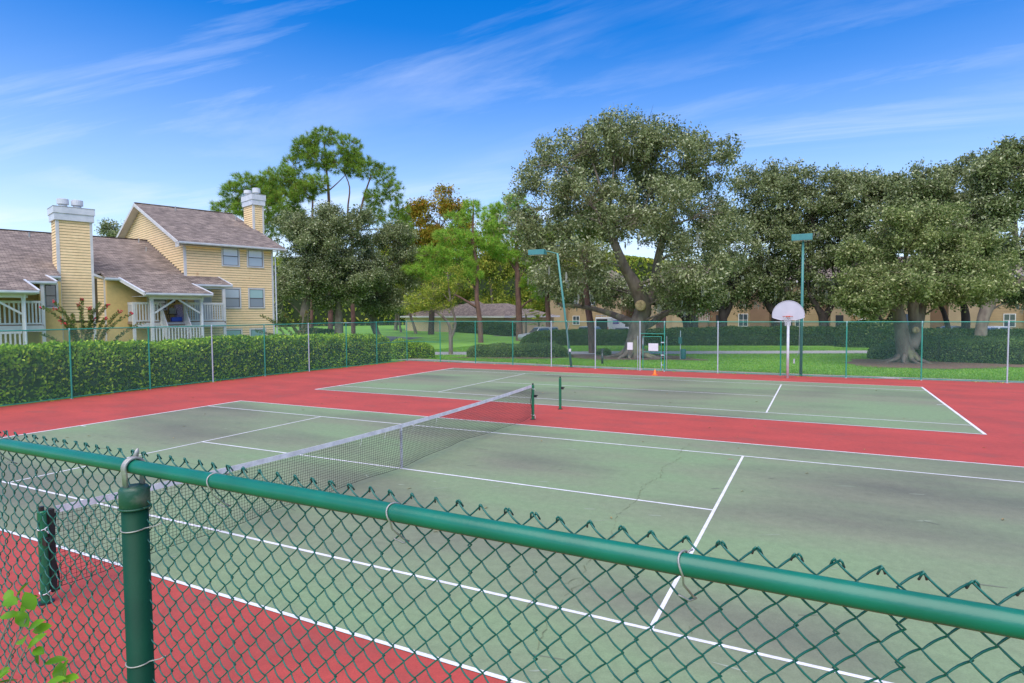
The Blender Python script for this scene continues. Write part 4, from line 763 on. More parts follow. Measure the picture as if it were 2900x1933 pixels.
TREES = [
{"kind":"oak_tree","label":"largest live oak, thick leaning trunk with a pale cut knot, left of the gate","group":"oaks behind the tennis courts","base":[-4.41,38.21],"trunks":[[[-4.45,38.17,-0.52,0.93],[-4.46,38.2,0.26,0.77],[-4.32,38.32,1.3,0.65],[-4.14,38.47,2.46,0.61],[-3.83,38.67,3.63,0.59],[-4.23,38.0,5.17,0.49],[-4.79,37.24,6.42,0.36],[-5.08,36.06,7.84,0.3],[-5.66,35.85,9.33,0.26]],[[-3.83,38.67,3.63,0.45],[-3.45,40.04,4.96,0.36],[-3.19,40.27,7.08,0.3],[-3.03,41.57,9.34,0.24]],[[-4.05,38.5,2.2,0.34],[-5.33,39.02,2.72,0.3],[-6.86,39.42,3.26,0.22],[-8.57,38.61,3.73,0.16],[-10.29,37.79,3.9,0.12]],[[-4.41,39.43,2.05,0.3],[-3.67,40.92,2.5,0.26],[-2.7,41.43,3.23,0.22],[-1.18,43.28,3.35,0.18]]],"blobs":[[-9.4,36.5,14.05,2.73,2.21],[-5.91,38.24,15.06,2.99,2.21],[-2.4,39.92,14.65,2.99,2.08],[-0.11,42.12,14.23,2.26,2.13],[-10.34,34.77,10.77,2.16,2.16],[-6.44,34.42,10.64,2.66,2.18],[-3.17,35.98,10.13,2.91,2.42],[-0.3,38.46,9.79,2.73,2.48],[-8.98,34.15,7.37,2.23,1.74],[-6.46,33.1,6.69,1.89,1.42],[-0.6,35.89,5.7,1.77,1.18],[0.16,37.38,5.76,2.18,1.45],[-7.13,42.01,13.31,4.25,3.12],[-3.02,43.91,11.58,4.25,3.4],[0.9,43.43,8.49,2.17,2.72],[-11.8,35.11,9.39,1.17,1.56],[-7.39,34.82,5.38,1.98,0.99],[-0.9,37.92,4.59,2.23,0.89],[-5.04,39.84,16.39,3.45,1.59],[-8.39,38.2,16.14,1.59,1.2],[-0.97,41.79,16.09,1.46,1.06],[-0.44,38.09,3.64,0.99,0.5]],"n":108500,"leaf":0.25,"mat":"oak"},
{"kind":"oak_tree","label":"broad pale green oak with flared roots and triple trunk, right of the basketball hoop","group":"oaks behind the tennis courts","base":[12.92,40.25],"trunks":[[[12.93,40.23,-0.36,0.67],[12.92,40.25,0.2,0.55],[12.74,40.21,1.11,0.49],[12.57,40.18,2.12,0.41],[12.41,40.15,3.14,0.35],[12.09,40.06,4.39,0.25]],[[13.15,40.4,0.88,0.44],[13.38,40.57,2.12,0.35],[13.24,40.57,3.47,0.32],[13.3,40.68,5.05,0.25],[13.48,40.84,6.41,0.19]],[[13.39,40.54,1.44,0.35],[13.62,40.72,2.79,0.28],[14.02,40.99,4.15,0.19],[14.72,41.38,5.27,0.16]]],"blobs":[[10.84,39.55,6.2,1.36,1.13],[12.45,40.39,7.54,1.81,1.36],[15.31,41.73,6.62,1.92,1.36],[10.19,38.04,4.59,1.1,0.88],[9.82,39.07,6.43,0.68,0.68],[18.44,44.33,5.99,0.93,0.93],[17.58,42.72,4.35,1.02,0.68],[10.01,37.9,3.49,0.66,0.4],[14.01,42.36,9.5,1.39,0.7],[12.05,37.85,4.97,1.93,1.07],[13.98,38.78,4.95,2.14,1.18],[16.13,40.94,5.21,1.76,1.21],[14.22,42.43,8.8,2.32,1.16],[11.82,40.15,8.68,1.36,1.02],[13.78,43.21,6.57,3.09,1.9],[10.91,37.23,3.69,0.96,0.64],[16.96,43.66,6.93,1.16,1.16],[15.16,40.41,3.89,1.32,0.66]],"n":80500,"leaf":0.213,"mat":"oak_light"},
{"kind":"oak_tree","label":"shaded oak with low spreading limbs behind the dark hedge, just right of the gate","group":"oaks behind the tennis courts","base":[-4.42,58.42],"trunks":[[[-4.39,58.33,0.46,0.57],[-4.58,58.34,2.47,0.49],[-5.58,57.9,3.39,0.37],[-6.74,57.35,3.77,0.23]],[[-4.58,58.34,2.65,0.43],[-4.93,58.25,4.12,0.34],[-4.8,58.42,6.32,0.26]]],"blobs":[[-4.79,58.39,5.59,3.3,1.83],[-7.74,56.91,4.51,2.57,1.1],[-2.79,59.3,4.47,1.83,0.92],[-11.92,59.36,5.0,3.51,1.33],[-15.41,55.44,4.97,2.27,0.95],[-15.43,55.53,6.86,3.03,1.7],[-17.81,54.36,6.5,2.27,1.89],[-12.7,56.82,6.28,2.27,1.51]],"n":26250,"leaf":0.3,"mat":"oak"},
{"kind":"oak_tree","label":"dark forked oak in front of the apartment siding, left of the basketball backboard","group":"oaks behind the tennis courts","base":[-0.99,57.86],"trunks":[[[-0.96,57.77,0.53,0.47],[-0.92,57.89,2.65,0.44],[-1.16,57.83,3.72,0.3],[-2.14,57.43,5.14,0.22]],[[-0.92,57.88,2.47,0.36],[-0.36,58.22,3.71,0.28],[0.09,58.52,5.48,0.19]]],"blobs":[[-0.89,58.12,6.9,2.84,2.13],[1.62,59.51,10.43,3.19,3.19],[1.04,59.03,6.54,2.48,1.77],[3.17,60.42,13.61,3.19,3.19],[-0.63,58.47,11.51,2.13,2.84],[2.18,60.06,16.1,2.48,1.77],[-2.46,57.26,4.97,1.77,0.78],[1.06,58.95,4.59,1.77,0.78]],"n":38500,"leaf":0.3,"mat":"oak"},
{"kind":"oak_tree","label":"oak with its leaning trunk directly behind the basketball backboard","group":"oaks behind the tennis courts","base":[4.28,60.41],"trunks":[[[4.47,60.4,0.49,0.5],[4.12,60.33,2.62,0.44],[3.31,59.99,3.69,0.36],[2.81,59.84,5.46,0.28]]],"blobs":[[3.87,60.56,9.71,3.19,2.84],[5.74,61.62,12.88,3.19,2.84],[5.06,61.44,15.72,2.84,1.77],[4.23,60.58,6.51,3.19,1.77],[6.74,61.97,10.04,2.13,2.84],[2.95,59.97,6.88,2.13,1.77],[4.85,61.88,4.4,2.16,0.72],[2.57,60.8,4.78,1.44,0.72]],"n":38500,"leaf":0.3,"mat":"oak"},
{"kind":"oak_tree","label":"dark forked oak just right of the tall green light pole","group":"oaks behind the tennis courts","base":[8.26,60.11],"trunks":[[[8.29,60.04,0.9,0.48],[8.17,60.06,2.44,0.43],[7.63,59.86,3.64,0.27],[6.84,59.54,5.02,0.19]],[[8.17,60.06,2.44,0.35],[8.77,60.41,3.63,0.29],[9.37,60.77,5.0,0.21]]],"blobs":[[8.36,60.38,7.06,2.74,2.06],[9.22,61.0,11.17,3.09,3.09],[11.03,62.03,14.24,3.09,2.4],[8.56,60.85,14.6,2.4,2.06],[7.05,60.0,12.21,2.06,2.74],[10.78,61.71,10.13,2.06,2.74],[10.28,62.3,4.68,2.09,0.87],[6.83,60.63,4.7,1.74,0.87]],"n":38500,"leaf":0.3,"mat":"oak"},
{"kind":"oak_tree","label":"V trunked oak rising out of the clipped hedge left of the pale oak","group":"oaks behind the tennis courts","base":[12.98,57.95],"trunks":[[[13.16,57.91,0.07,0.52],[13.08,57.94,1.51,0.45],[12.4,57.68,2.95,0.3],[11.95,57.54,4.54,0.22]],[[13.08,57.94,1.51,0.35],[13.78,58.35,2.94,0.27],[14.1,58.6,4.85,0.2]]],"blobs":[[13.41,58.68,13.15,3.19,1.92],[15.4,59.71,14.41,2.87,1.6],[12.87,58.3,10.92,2.87,2.24],[11.52,57.32,4.23,1.92,1.12],[13.82,58.43,4.21,1.6,0.96],[16.29,60.06,12.81,2.55,1.92],[11.46,57.53,9.01,1.6,1.92]],"n":35000,"leaf":0.3,"mat":"oak"},
{"kind":"oak_tree","label":"thin crowned oak behind the parked cars with two dark stems, far right","group":"oaks behind the tennis courts","base":[20.61,66.08],"trunks":[[[20.73,66.04,0.47,0.4],[20.61,66.08,2.53,0.37],[20.28,66.01,4.24,0.27],[19.48,65.71,5.96,0.19]],[[19.25,65.34,0.82,0.24],[18.76,65.2,2.88,0.21],[18.12,64.96,4.26,0.16]]],"blobs":[[18.75,65.76,14.19,3.09,2.06],[20.58,66.75,16.23,2.74,1.71],[19.1,65.78,11.1,3.09,2.74],[21.55,67.05,12.8,2.4,2.4],[19.48,65.71,5.96,1.71,1.37],[18.27,65.05,4.6,1.71,0.86],[20.73,66.26,4.92,1.37,0.86]],"n":35000,"leaf":0.3,"mat":"oak"},
{"kind":"oak_tree","label":"oak with fan branched trunk, farthest right","group":"oaks behind the tennis courts","base":[19.92,56.86],"trunks":[[[19.82,56.72,0.85,0.46],[20.19,56.99,2.62,0.44],[20.96,57.46,4.68,0.51],[21.86,58.0,6.74,0.35],[22.63,58.48,8.8,0.25]],[[20.96,57.46,4.53,0.35],[22.15,58.06,5.11,0.23],[23.47,58.75,6.14,0.18]],[[20.83,57.39,4.39,0.35],[20.54,57.35,6.45,0.28],[20.24,57.31,8.52,0.21]]],"blobs":[[21.77,58.28,13.24,2.37,1.77],[22.62,58.53,9.98,2.37,2.66],[23.73,58.9,6.73,1.77,1.77],[20.48,57.51,10.29,2.37,2.37],[21.48,58.23,15.01,2.07,1.18],[24.18,59.42,12.63,1.77,2.66],[22.26,58.67,16.19,1.18,0.74],[20.16,57.55,14.14,1.18,1.18],[18.94,56.59,6.76,1.18,0.89],[23.29,60.79,4.11,0.92,0.61]],"n":45500,"leaf":0.3,"mat":"oak"},
{"kind":"oak_tree","label":"dense grey green oak right against the corner of the yellow house","group":"oaks left of the courts beside the yellow house","base":[-38.83,39.55],"trunks":[[[-38.87,39.43,0.79,0.53],[-38.77,39.59,2.91,0.46],[-38.61,39.77,5.04,0.36],[-38.26,40.08,7.87,0.36]]],"blobs":[[-39.25,39.71,10.0,2.48,2.48],[-39.84,39.26,6.82,1.77,2.13],[-37.66,40.51,10.7,2.48,2.13],[-38.24,40.02,6.45,2.48,2.13],[-40.78,38.72,5.05,1.06,1.77],[-39.28,39.8,12.13,2.13,1.42],[-36.98,40.69,7.86,2.13,2.13]],"n":52500,"leaf":0.25,"mat":"oak"},
{"kind":"oak_tree","label":"middle oak of the left group with the densest dark crown","group":"oaks left of the courts beside the yellow house","base":[-37.16,42.59],"trunks":[[[-37.12,42.49,0.68,0.46],[-37.09,42.62,2.88,0.4],[-37.19,42.68,5.08,0.31],[-37.16,42.84,8.01,0.34]]],"blobs":[[-37.19,42.94,10.2,2.93,2.93],[-35.9,43.67,12.39,2.2,1.83],[-35.83,43.45,7.26,3.3,2.57],[-37.79,42.43,5.81,2.93,2.02],[-34.49,44.02,5.79,2.2,1.83],[-38.55,42.42,13.14,1.83,1.28]],"n":56000,"leaf":0.25,"mat":"oak"},
{"kind":"oak_tree","label":"rounded oak above the low right end of the bright left hedge","group":"oaks left of the courts beside the yellow house","base":[-35.95,47.62],"trunks":[[[-36.8,47.09,0.49,0.4],[-36.66,47.28,2.83,0.35],[-36.16,47.63,5.17,0.37],[-36.02,47.83,7.89,0.27]]],"blobs":[[-35.86,47.97,9.06,2.73,2.73],[-34.42,48.53,6.32,2.34,1.95],[-36.51,47.46,5.17,2.73,1.56],[-33.76,48.99,9.05,1.95,1.95],[-34.84,48.58,11.39,1.95,1.76],[-35.09,48.09,3.99,2.34,0.78]],"n":45500,"leaf":0.25,"mat":"oak"},
{"kind":"pine_tree","label":"tallest pine, straight trunk and flat layered top, behind the left oaks","group":"tall pines behind the left oaks","base":[-46.78,51.27],"trunks":[[[-46.63,51.21,0.19,0.33],[-46.83,51.55,8.93,0.24],[-46.98,51.74,14.18,0.2],[-47.2,51.85,18.55,0.16],[-47.56,51.85,22.05,0.1],[-47.76,51.89,24.67,0.06]]],"blobs":[[-47.69,51.95,25.33,1.79,1.02],[-50.03,50.74,23.81,1.79,1.4],[-44.92,53.24,24.21,1.61,1.4],[-48.44,51.45,22.49,2.15,1.4],[-51.18,50.09,21.85,1.44,1.4],[-46.07,52.57,22.04,1.79,1.4],[-50.76,50.17,19.45,1.97,1.52],[-44.49,53.32,21.59,1.08,1.27],[-49.25,51.16,24.68,1.08,1.14]],"n":812,"leaf":0.65,"mat":"pine"},
{"kind":"pine_tree","label":"pine with a thin bare trunk between the tallest pine and the house","group":"tall pines behind the left oaks","base":[-47.41,48.74],"trunks":[[[-47.22,48.71,0.28,0.21],[-47.27,49.11,8.79,0.16],[-47.41,49.29,13.89,0.12],[-47.38,49.48,17.3,0.1],[-47.27,49.66,19.85,0.06]]],"blobs":[[-48.39,49.03,18.15,1.75,1.36],[-50.72,47.99,19.87,1.57,1.36],[-50.29,48.05,16.89,1.92,1.73],[-46.87,49.81,18.99,1.4,1.23],[-51.84,47.36,18.18,1.4,1.48],[-49.5,48.33,14.76,1.75,1.48]],"n":609,"leaf":0.65,"mat":"pine"},
{"kind":"pine_tree","label":"pine with a forked bare trunk and airy rounded crown, rightmost of the tall pines","group":"tall pines behind the left oaks","base":[-44.22,52.51],"trunks":[[[-44.38,52.3,0.17,0.28],[-44.46,52.83,11.54,0.2],[-43.98,53.17,13.72,0.16],[-43.25,53.72,17.65,0.12],[-42.5,54.21,20.26,0.07]],[[-44.47,52.85,11.97,0.14],[-45.0,52.79,15.91,0.11],[-44.84,53.01,18.97,0.08],[-45.66,52.73,21.16,0.05]]],"blobs":[[-42.91,54.07,21.36,1.79,1.4],[-40.92,54.98,20.25,1.61,1.52],[-44.5,53.36,22.46,1.44,1.14],[-40.11,55.28,18.5,1.44,1.27],[-39.29,55.57,16.31,1.26,1.27],[-42.07,54.29,17.64,1.44,1.27],[-39.65,55.28,14.13,1.79,1.52],[-42.04,54.2,15.45,1.44,1.02],[-38.47,55.84,13.68,1.08,1.9]],"n":667,"leaf":0.65,"mat":"pine"},
{"kind":"pine_tree","label":"bright green pine rising behind the end chimney of the yellow house","group":"tall pines behind the left oaks","base":[-48.42,41.58],"trunks":[[[-48.04,41.65,0.57,0.23],[-48.25,42.06,10.71,0.16],[-48.52,42.12,14.61,0.11],[-48.8,42.1,16.95,0.05]]],"blobs":[[-50.73,41.16,16.77,1.28,1.24],[-49.34,41.89,17.93,1.6,1.13],[-51.93,40.5,15.21,1.12,0.79],[-47.57,42.7,16.94,1.6,1.36],[-49.65,41.59,15.0,1.6,1.13],[-46.48,43.12,14.98,1.6,1.98],[-46.81,42.87,13.04,1.28,1.7],[-47.24,42.93,18.5,0.96,0.91]],"n":609,"leaf":0.65,"mat":"pine"},
{"kind":"pine_tree","label":"bright young pine with a crooked trunk and one long low branch, left of its pair","group":"young pines on the lawn beyond the left end of the courts","base":[-25.71,52.17],"trunks":[[[-25.71,52.16,-0.04,0.3],[-25.89,52.22,2.76,0.27],[-26.2,52.18,5.09,0.24],[-26.17,52.35,8.2,0.18],[-26.63,52.26,10.92,0.14],[-26.68,52.41,14.42,0.09],[-26.63,52.51,15.78,0.06]],[[-26.18,52.13,3.93,0.15],[-28.3,51.17,5.3,0.11],[-30.41,50.19,6.09,0.08],[-32.17,49.37,6.69,0.06]],[[-26.38,52.13,5.87,0.14],[-27.64,51.62,7.82,0.11],[-28.35,51.33,8.99,0.06]],[[-26.55,52.28,10.53,0.09],[-25.23,52.94,10.91,0.06],[-24.54,53.32,11.88,0.05]]],"blobs":[[-26.69,52.44,15.0,1.24,0.78],[-28.07,51.7,13.65,1.56,0.86],[-25.26,53.05,13.44,1.17,0.97],[-28.74,51.28,11.71,1.94,1.09],[-26.98,52.11,11.31,1.56,1.17],[-30.46,50.35,9.78,1.94,1.09],[-28.01,51.52,9.38,1.94,1.17],[-31.84,49.6,8.04,1.94,0.86],[-29.73,50.6,7.64,1.94,0.86],[-26.94,51.96,7.82,1.56,1.17],[-24.88,53.11,10.91,1.36,0.97]],"n":899,"leaf":0.65,"mat":"pine","bright":1},
{"kind":"pine_tree","label":"young pine with a straight scaly trunk and dead side stubs, right of its pair","group":"young pines on the lawn beyond the left end of the courts","base":[-23.12,56.43],"trunks":[[[-23.12,56.43,-0.04,0.41],[-23.2,56.53,2.71,0.36],[-23.4,56.63,6.76,0.3],[-23.53,56.77,10.8,0.22],[-23.43,56.98,14.03,0.14],[-23.57,57.03,16.46,0.06]],[[-23.49,56.65,7.97,0.14],[-24.76,56.14,10.0,0.11],[-25.5,55.84,11.22,0.06]],[[-23.28,56.53,3.52,0.13],[-22.13,57.15,4.72,0.09],[-20.5,57.96,5.12,0.05]],[[-23.52,56.74,9.99,0.09],[-22.59,57.25,11.2,0.06]]],"blobs":[[-23.75,56.94,16.26,1.3,0.81],[-24.82,56.35,14.85,1.62,1.01],[-22.45,57.48,14.43,1.21,1.01],[-25.52,55.91,12.84,1.62,1.01],[-22.96,57.11,12.01,1.62,1.01],[-25.68,55.73,10.82,1.62,0.89],[-24.39,56.31,10.0,1.62,0.89],[-21.8,57.41,6.74,1.62,0.89],[-20.69,57.89,5.52,1.62,0.81],[-22.19,57.34,9.17,1.21,0.81],[-25.92,55.84,15.27,1.01,0.73]],"n":812,"leaf":0.65,"mat":"pine","bright":1},
{"kind":"pine_tree","label":"red barked pine trunk nearest the leaning light pole, crown lost among oak leaves","group":"red barked pine trunks behind the fence","base":[-18.85,55.31],"trunks":[[[-18.85,55.3,-0.08,0.3],[-19.0,55.37,2.71,0.29],[-19.21,55.42,5.81,0.23],[-19.36,55.5,8.91,0.17],[-19.23,55.72,12.01,0.11]]],"blobs":[[-19.38,55.57,10.46,1.27,1.69],[-20.23,55.08,8.92,1.11,1.12],[-18.53,56.06,12.01,1.11,1.41]],"n":174,"leaf":0.65,"mat":"pine"},
{"kind":"pine_tree","label":"thick red barked pine trunk just left of the big oak","group":"red barked pine trunks behind the fence","base":[-8.83,41.58],"trunks":[[[-8.8,41.59,-0.06,0.34],[-8.98,41.6,1.96,0.29],[-9.27,41.56,3.99,0.25],[-9.46,41.58,6.01,0.2],[-9.39,41.74,8.61,0.14],[-9.34,41.87,10.92,0.09]]],"blobs":[[-9.46,41.79,10.34,1.07,1.26],[-8.7,42.21,11.49,0.83,1.05]],"n":174,"leaf":0.65,"mat":"pine"},
{"kind":"gold_tree","label":"upright tree with golden and rusty autumn leaves behind the young pines","group":None,"base":[-39.08,61.66],"trunks":[[[-38.96,61.6,0.33,0.44],[-38.9,61.87,5.05,0.33],[-38.54,62.28,9.77,0.26],[-38.18,62.69,14.5,0.15]],[[-38.53,62.26,9.3,0.15],[-40.08,61.7,13.09,0.09]]],"blobs":[[-37.82,63.09,18.98,1.42,1.32],[-39.92,61.98,17.11,1.66,1.66],[-37.48,63.11,16.15,2.37,2.13],[-41.41,61.27,17.35,0.66,0.76],[-40.52,61.53,14.04,2.13,2.13],[-36.3,63.74,17.32,1.42,1.66],[-38.58,62.4,12.61,3.55,2.37],[-35.83,63.8,14.01,1.89,2.37],[-42.2,60.65,12.63,1.89,1.89]],"n":19250,"leaf":0.375,"mat":"gold"},
{"kind":"leafy_tree","label":"yellow green tree above the left end of the beige outbuilding","group":"yellow green trees of the wood beyond the parking lot","base":[-56.15,75.64],"trunks":[[[-56.11,75.51,-0.37,0.32],[-55.97,75.84,4.95,0.23],[-56.41,75.87,9.67,0.16]]],"blobs":[[-56.32,76.15,14.4,2.96,3.55],[-57.6,75.35,10.86,2.66,3.55],[-54.93,76.61,10.25,2.66,3.55],[-56.18,75.74,4.95,3.55,2.37],[-55.28,76.74,16.16,1.77,1.77]],"n":13125,"leaf":0.45,"mat":"wood"},
{"kind":"leafy_tree","label":"yellow green tree right above the beige outbuilding roof","group":"yellow green trees of the wood beyond the parking lot","base":[-52.27,79.74],"trunks":[[[-52.23,79.61,-0.48,0.33],[-52.09,79.95,4.94,0.24],[-52.54,79.97,9.77,0.16]]],"blobs":[[-52.43,80.23,13.98,3.02,3.62],[-53.74,79.42,10.38,2.71,3.62],[-51.02,80.7,9.76,2.71,3.62],[-52.31,79.84,4.95,3.62,2.41],[-51.37,80.83,15.78,1.81,1.81]],"n":13125,"leaf":0.45,"mat":"wood"},
{"kind":"leafy_tree","label":"yellow green tree filling the gap left of the crooked young pine","group":"yellow green trees of the wood beyond the parking lot","base":[-48.75,83.67],"trunks":[[[-48.71,83.53,-0.58,0.34],[-48.56,83.88,4.94,0.24],[-49.02,83.9,9.86,0.17]]],"blobs":[[-48.92,84.19,14.77,3.07,3.69],[-50.25,83.37,11.1,2.77,3.69],[-47.48,84.68,10.47,2.77,3.69],[-48.78,83.77,4.95,3.69,2.46],[-47.84,84.81,16.61,1.84,1.84]],"n":13125,"leaf":0.45,"mat":"wood"},
{"kind":"leafy_tree","label":"yellow green tree between the two young pines","group":"yellow green trees of the wood beyond the parking lot","base":[-41.78,82.59],"trunks":[[[-41.74,82.46,-0.47,0.32],[-41.6,82.8,4.85,0.23],[-42.04,82.82,9.57,0.16]]],"blobs":[[-41.95,83.12,14.89,2.96,3.55],[-43.23,82.33,11.35,2.66,3.55],[-40.56,83.59,10.75,2.66,3.55],[-41.81,82.69,4.85,3.55,2.37],[-40.91,83.72,16.65,1.77,1.77]],"n":13125,"leaf":0.45,"mat":"wood"},
{"kind":"leafy_tree","label":"yellow green tree with pale dead stems right of the straight young pine","group":"yellow green trees of the wood beyond the parking lot","base":[-36.8,87.22],"trunks":[[[-36.76,87.09,-0.58,0.33],[-36.62,87.43,4.84,0.24],[-37.06,87.45,9.66,0.16]]],"blobs":[[-36.97,87.74,14.48,3.02,3.62],[-38.28,86.93,10.87,2.71,3.62],[-35.55,88.22,10.25,2.71,3.62],[-36.83,87.33,4.84,3.62,2.41],[-35.91,88.34,16.28,1.81,1.81]],"n":13125,"leaf":0.45,"mat":"wood"},
{"kind":"leafy_tree","label":"yellow green tree behind the leaning light pole","group":"yellow green trees of the wood beyond the parking lot","base":[-32.7,91.43],"trunks":[[[-32.65,91.3,-0.69,0.34],[-32.51,91.64,4.83,0.24],[-32.96,91.67,9.75,0.17]]],"blobs":[[-32.87,91.96,14.66,3.07,3.69],[-34.2,91.13,10.99,2.77,3.69],[-31.42,92.44,10.35,2.77,3.69],[-32.73,91.54,4.84,3.69,2.46],[-31.79,92.57,16.5,1.84,1.84]],"n":13125,"leaf":0.45,"mat":"wood"},
{"kind":"leafy_tree","label":"yellow green tree seen behind the thick red pine trunk","group":"yellow green trees of the wood beyond the parking lot","base":[-26.34,90.06],"trunks":[[[-26.3,89.93,-0.57,0.32],[-26.16,90.26,4.74,0.23],[-26.6,90.28,9.47,0.16]]],"blobs":[[-26.51,90.57,14.19,2.96,3.55],[-27.79,89.77,10.66,2.66,3.55],[-25.12,91.03,10.05,2.66,3.55],[-26.38,90.16,4.74,3.55,2.37],[-25.47,91.16,15.96,1.77,1.77]],"n":13125,"leaf":0.45,"mat":"wood"},
{"kind":"small_tree","label":"small pale barked tree with two splayed stems beside the path","group":"small trees on the lawn by the path","base":[-18.93,35.97],"trunks":[[[-18.93,35.97,-0.06,0.18],[-18.97,36.02,1.25,0.16],[-19.14,35.99,2.48,0.12],[-20.05,35.6,3.43,0.09],[-21.01,35.17,4.06,0.06]],[[-18.94,36.03,1.2,0.11],[-18.63,36.24,2.48,0.1],[-18.98,36.15,4.05,0.09],[-19.19,36.14,5.76,0.07],[-19.25,36.15,6.61,0.04]]],"blobs":[[-20.97,35.21,4.49,1.14,0.74],[-21.86,34.76,4.07,0.86,0.63],[-19.95,35.74,5.19,1.14,0.71],[-19.07,36.22,6.33,0.86,0.71],[-18.16,36.63,5.61,1.0,0.63],[-19.55,35.87,3.91,0.86,0.4]],"n":6300,"leaf":0.163,"mat":"wood"},
{"kind":"small_tree","label":"slender tree leaning left in front of the beige outbuilding wall","group":"small trees on the lawn by the path","base":[-42.43,62.83],"trunks":[[[-42.34,62.87,-0.05,0.23],[-42.81,62.74,1.95,0.19],[-43.27,62.59,3.42,0.17],[-43.51,62.56,5.13,0.11]]],"blobs":[[-43.75,62.49,6.11,2.2,1.71],[-42.01,63.41,7.56,2.44,1.71],[-45.05,61.79,4.65,1.71,1.22]],"n":8750,"leaf":0.25,"mat":"wood"},
{"kind":"small_tree","label":"short dark trunk standing against the outbuilding wall between two others","group":"small trees on the lawn by the path","base":[-47.44,74.14],"trunks":[[[-47.38,74.16,-0.06,0.31],[-47.56,74.18,2.02,0.24],[-47.7,74.22,4.26,0.2],[-47.82,74.25,5.95,0.13]]],"blobs":[[-47.68,74.34,6.51,2.53,1.68],[-45.89,75.15,5.37,1.97,1.4],[-46.95,74.81,8.75,2.25,1.68]],"n":8750,"leaf":0.275,"mat":"wood"},
{"kind":"small_tree","label":"thin tree near the fence corner with its trunk on the open lawn","group":"small trees on the lawn by the path","base":[-47.84,66.47],"trunks":[[[-47.74,66.51,-0.05,0.18],[-48.1,66.43,1.88,0.16],[-48.26,66.44,3.7,0.12]]],"blobs":[[-48.18,66.53,4.75,1.83,1.3],[-49.61,65.9,5.8,1.83,1.57],[-47.27,67.06,6.3,1.57,1.3]],"n":6300,"leaf":0.25,"mat":"wood"},
{"kind":"leafy_tree","label":"round tree top showing above the low roof left of the gable","group":None,"base":[-62.65,34.7],"trunks":[[[-62.62,34.6,0.67,0.46],[-62.76,35.04,10.81,0.24]]],"blobs":[[-62.79,35.11,12.56,1.01,0.78],[-63.29,34.8,11.2,1.33,1.33],[-62.24,35.33,11.58,0.98,1.17]],"n":6125,"leaf":0.275,"mat":"oak"}
]
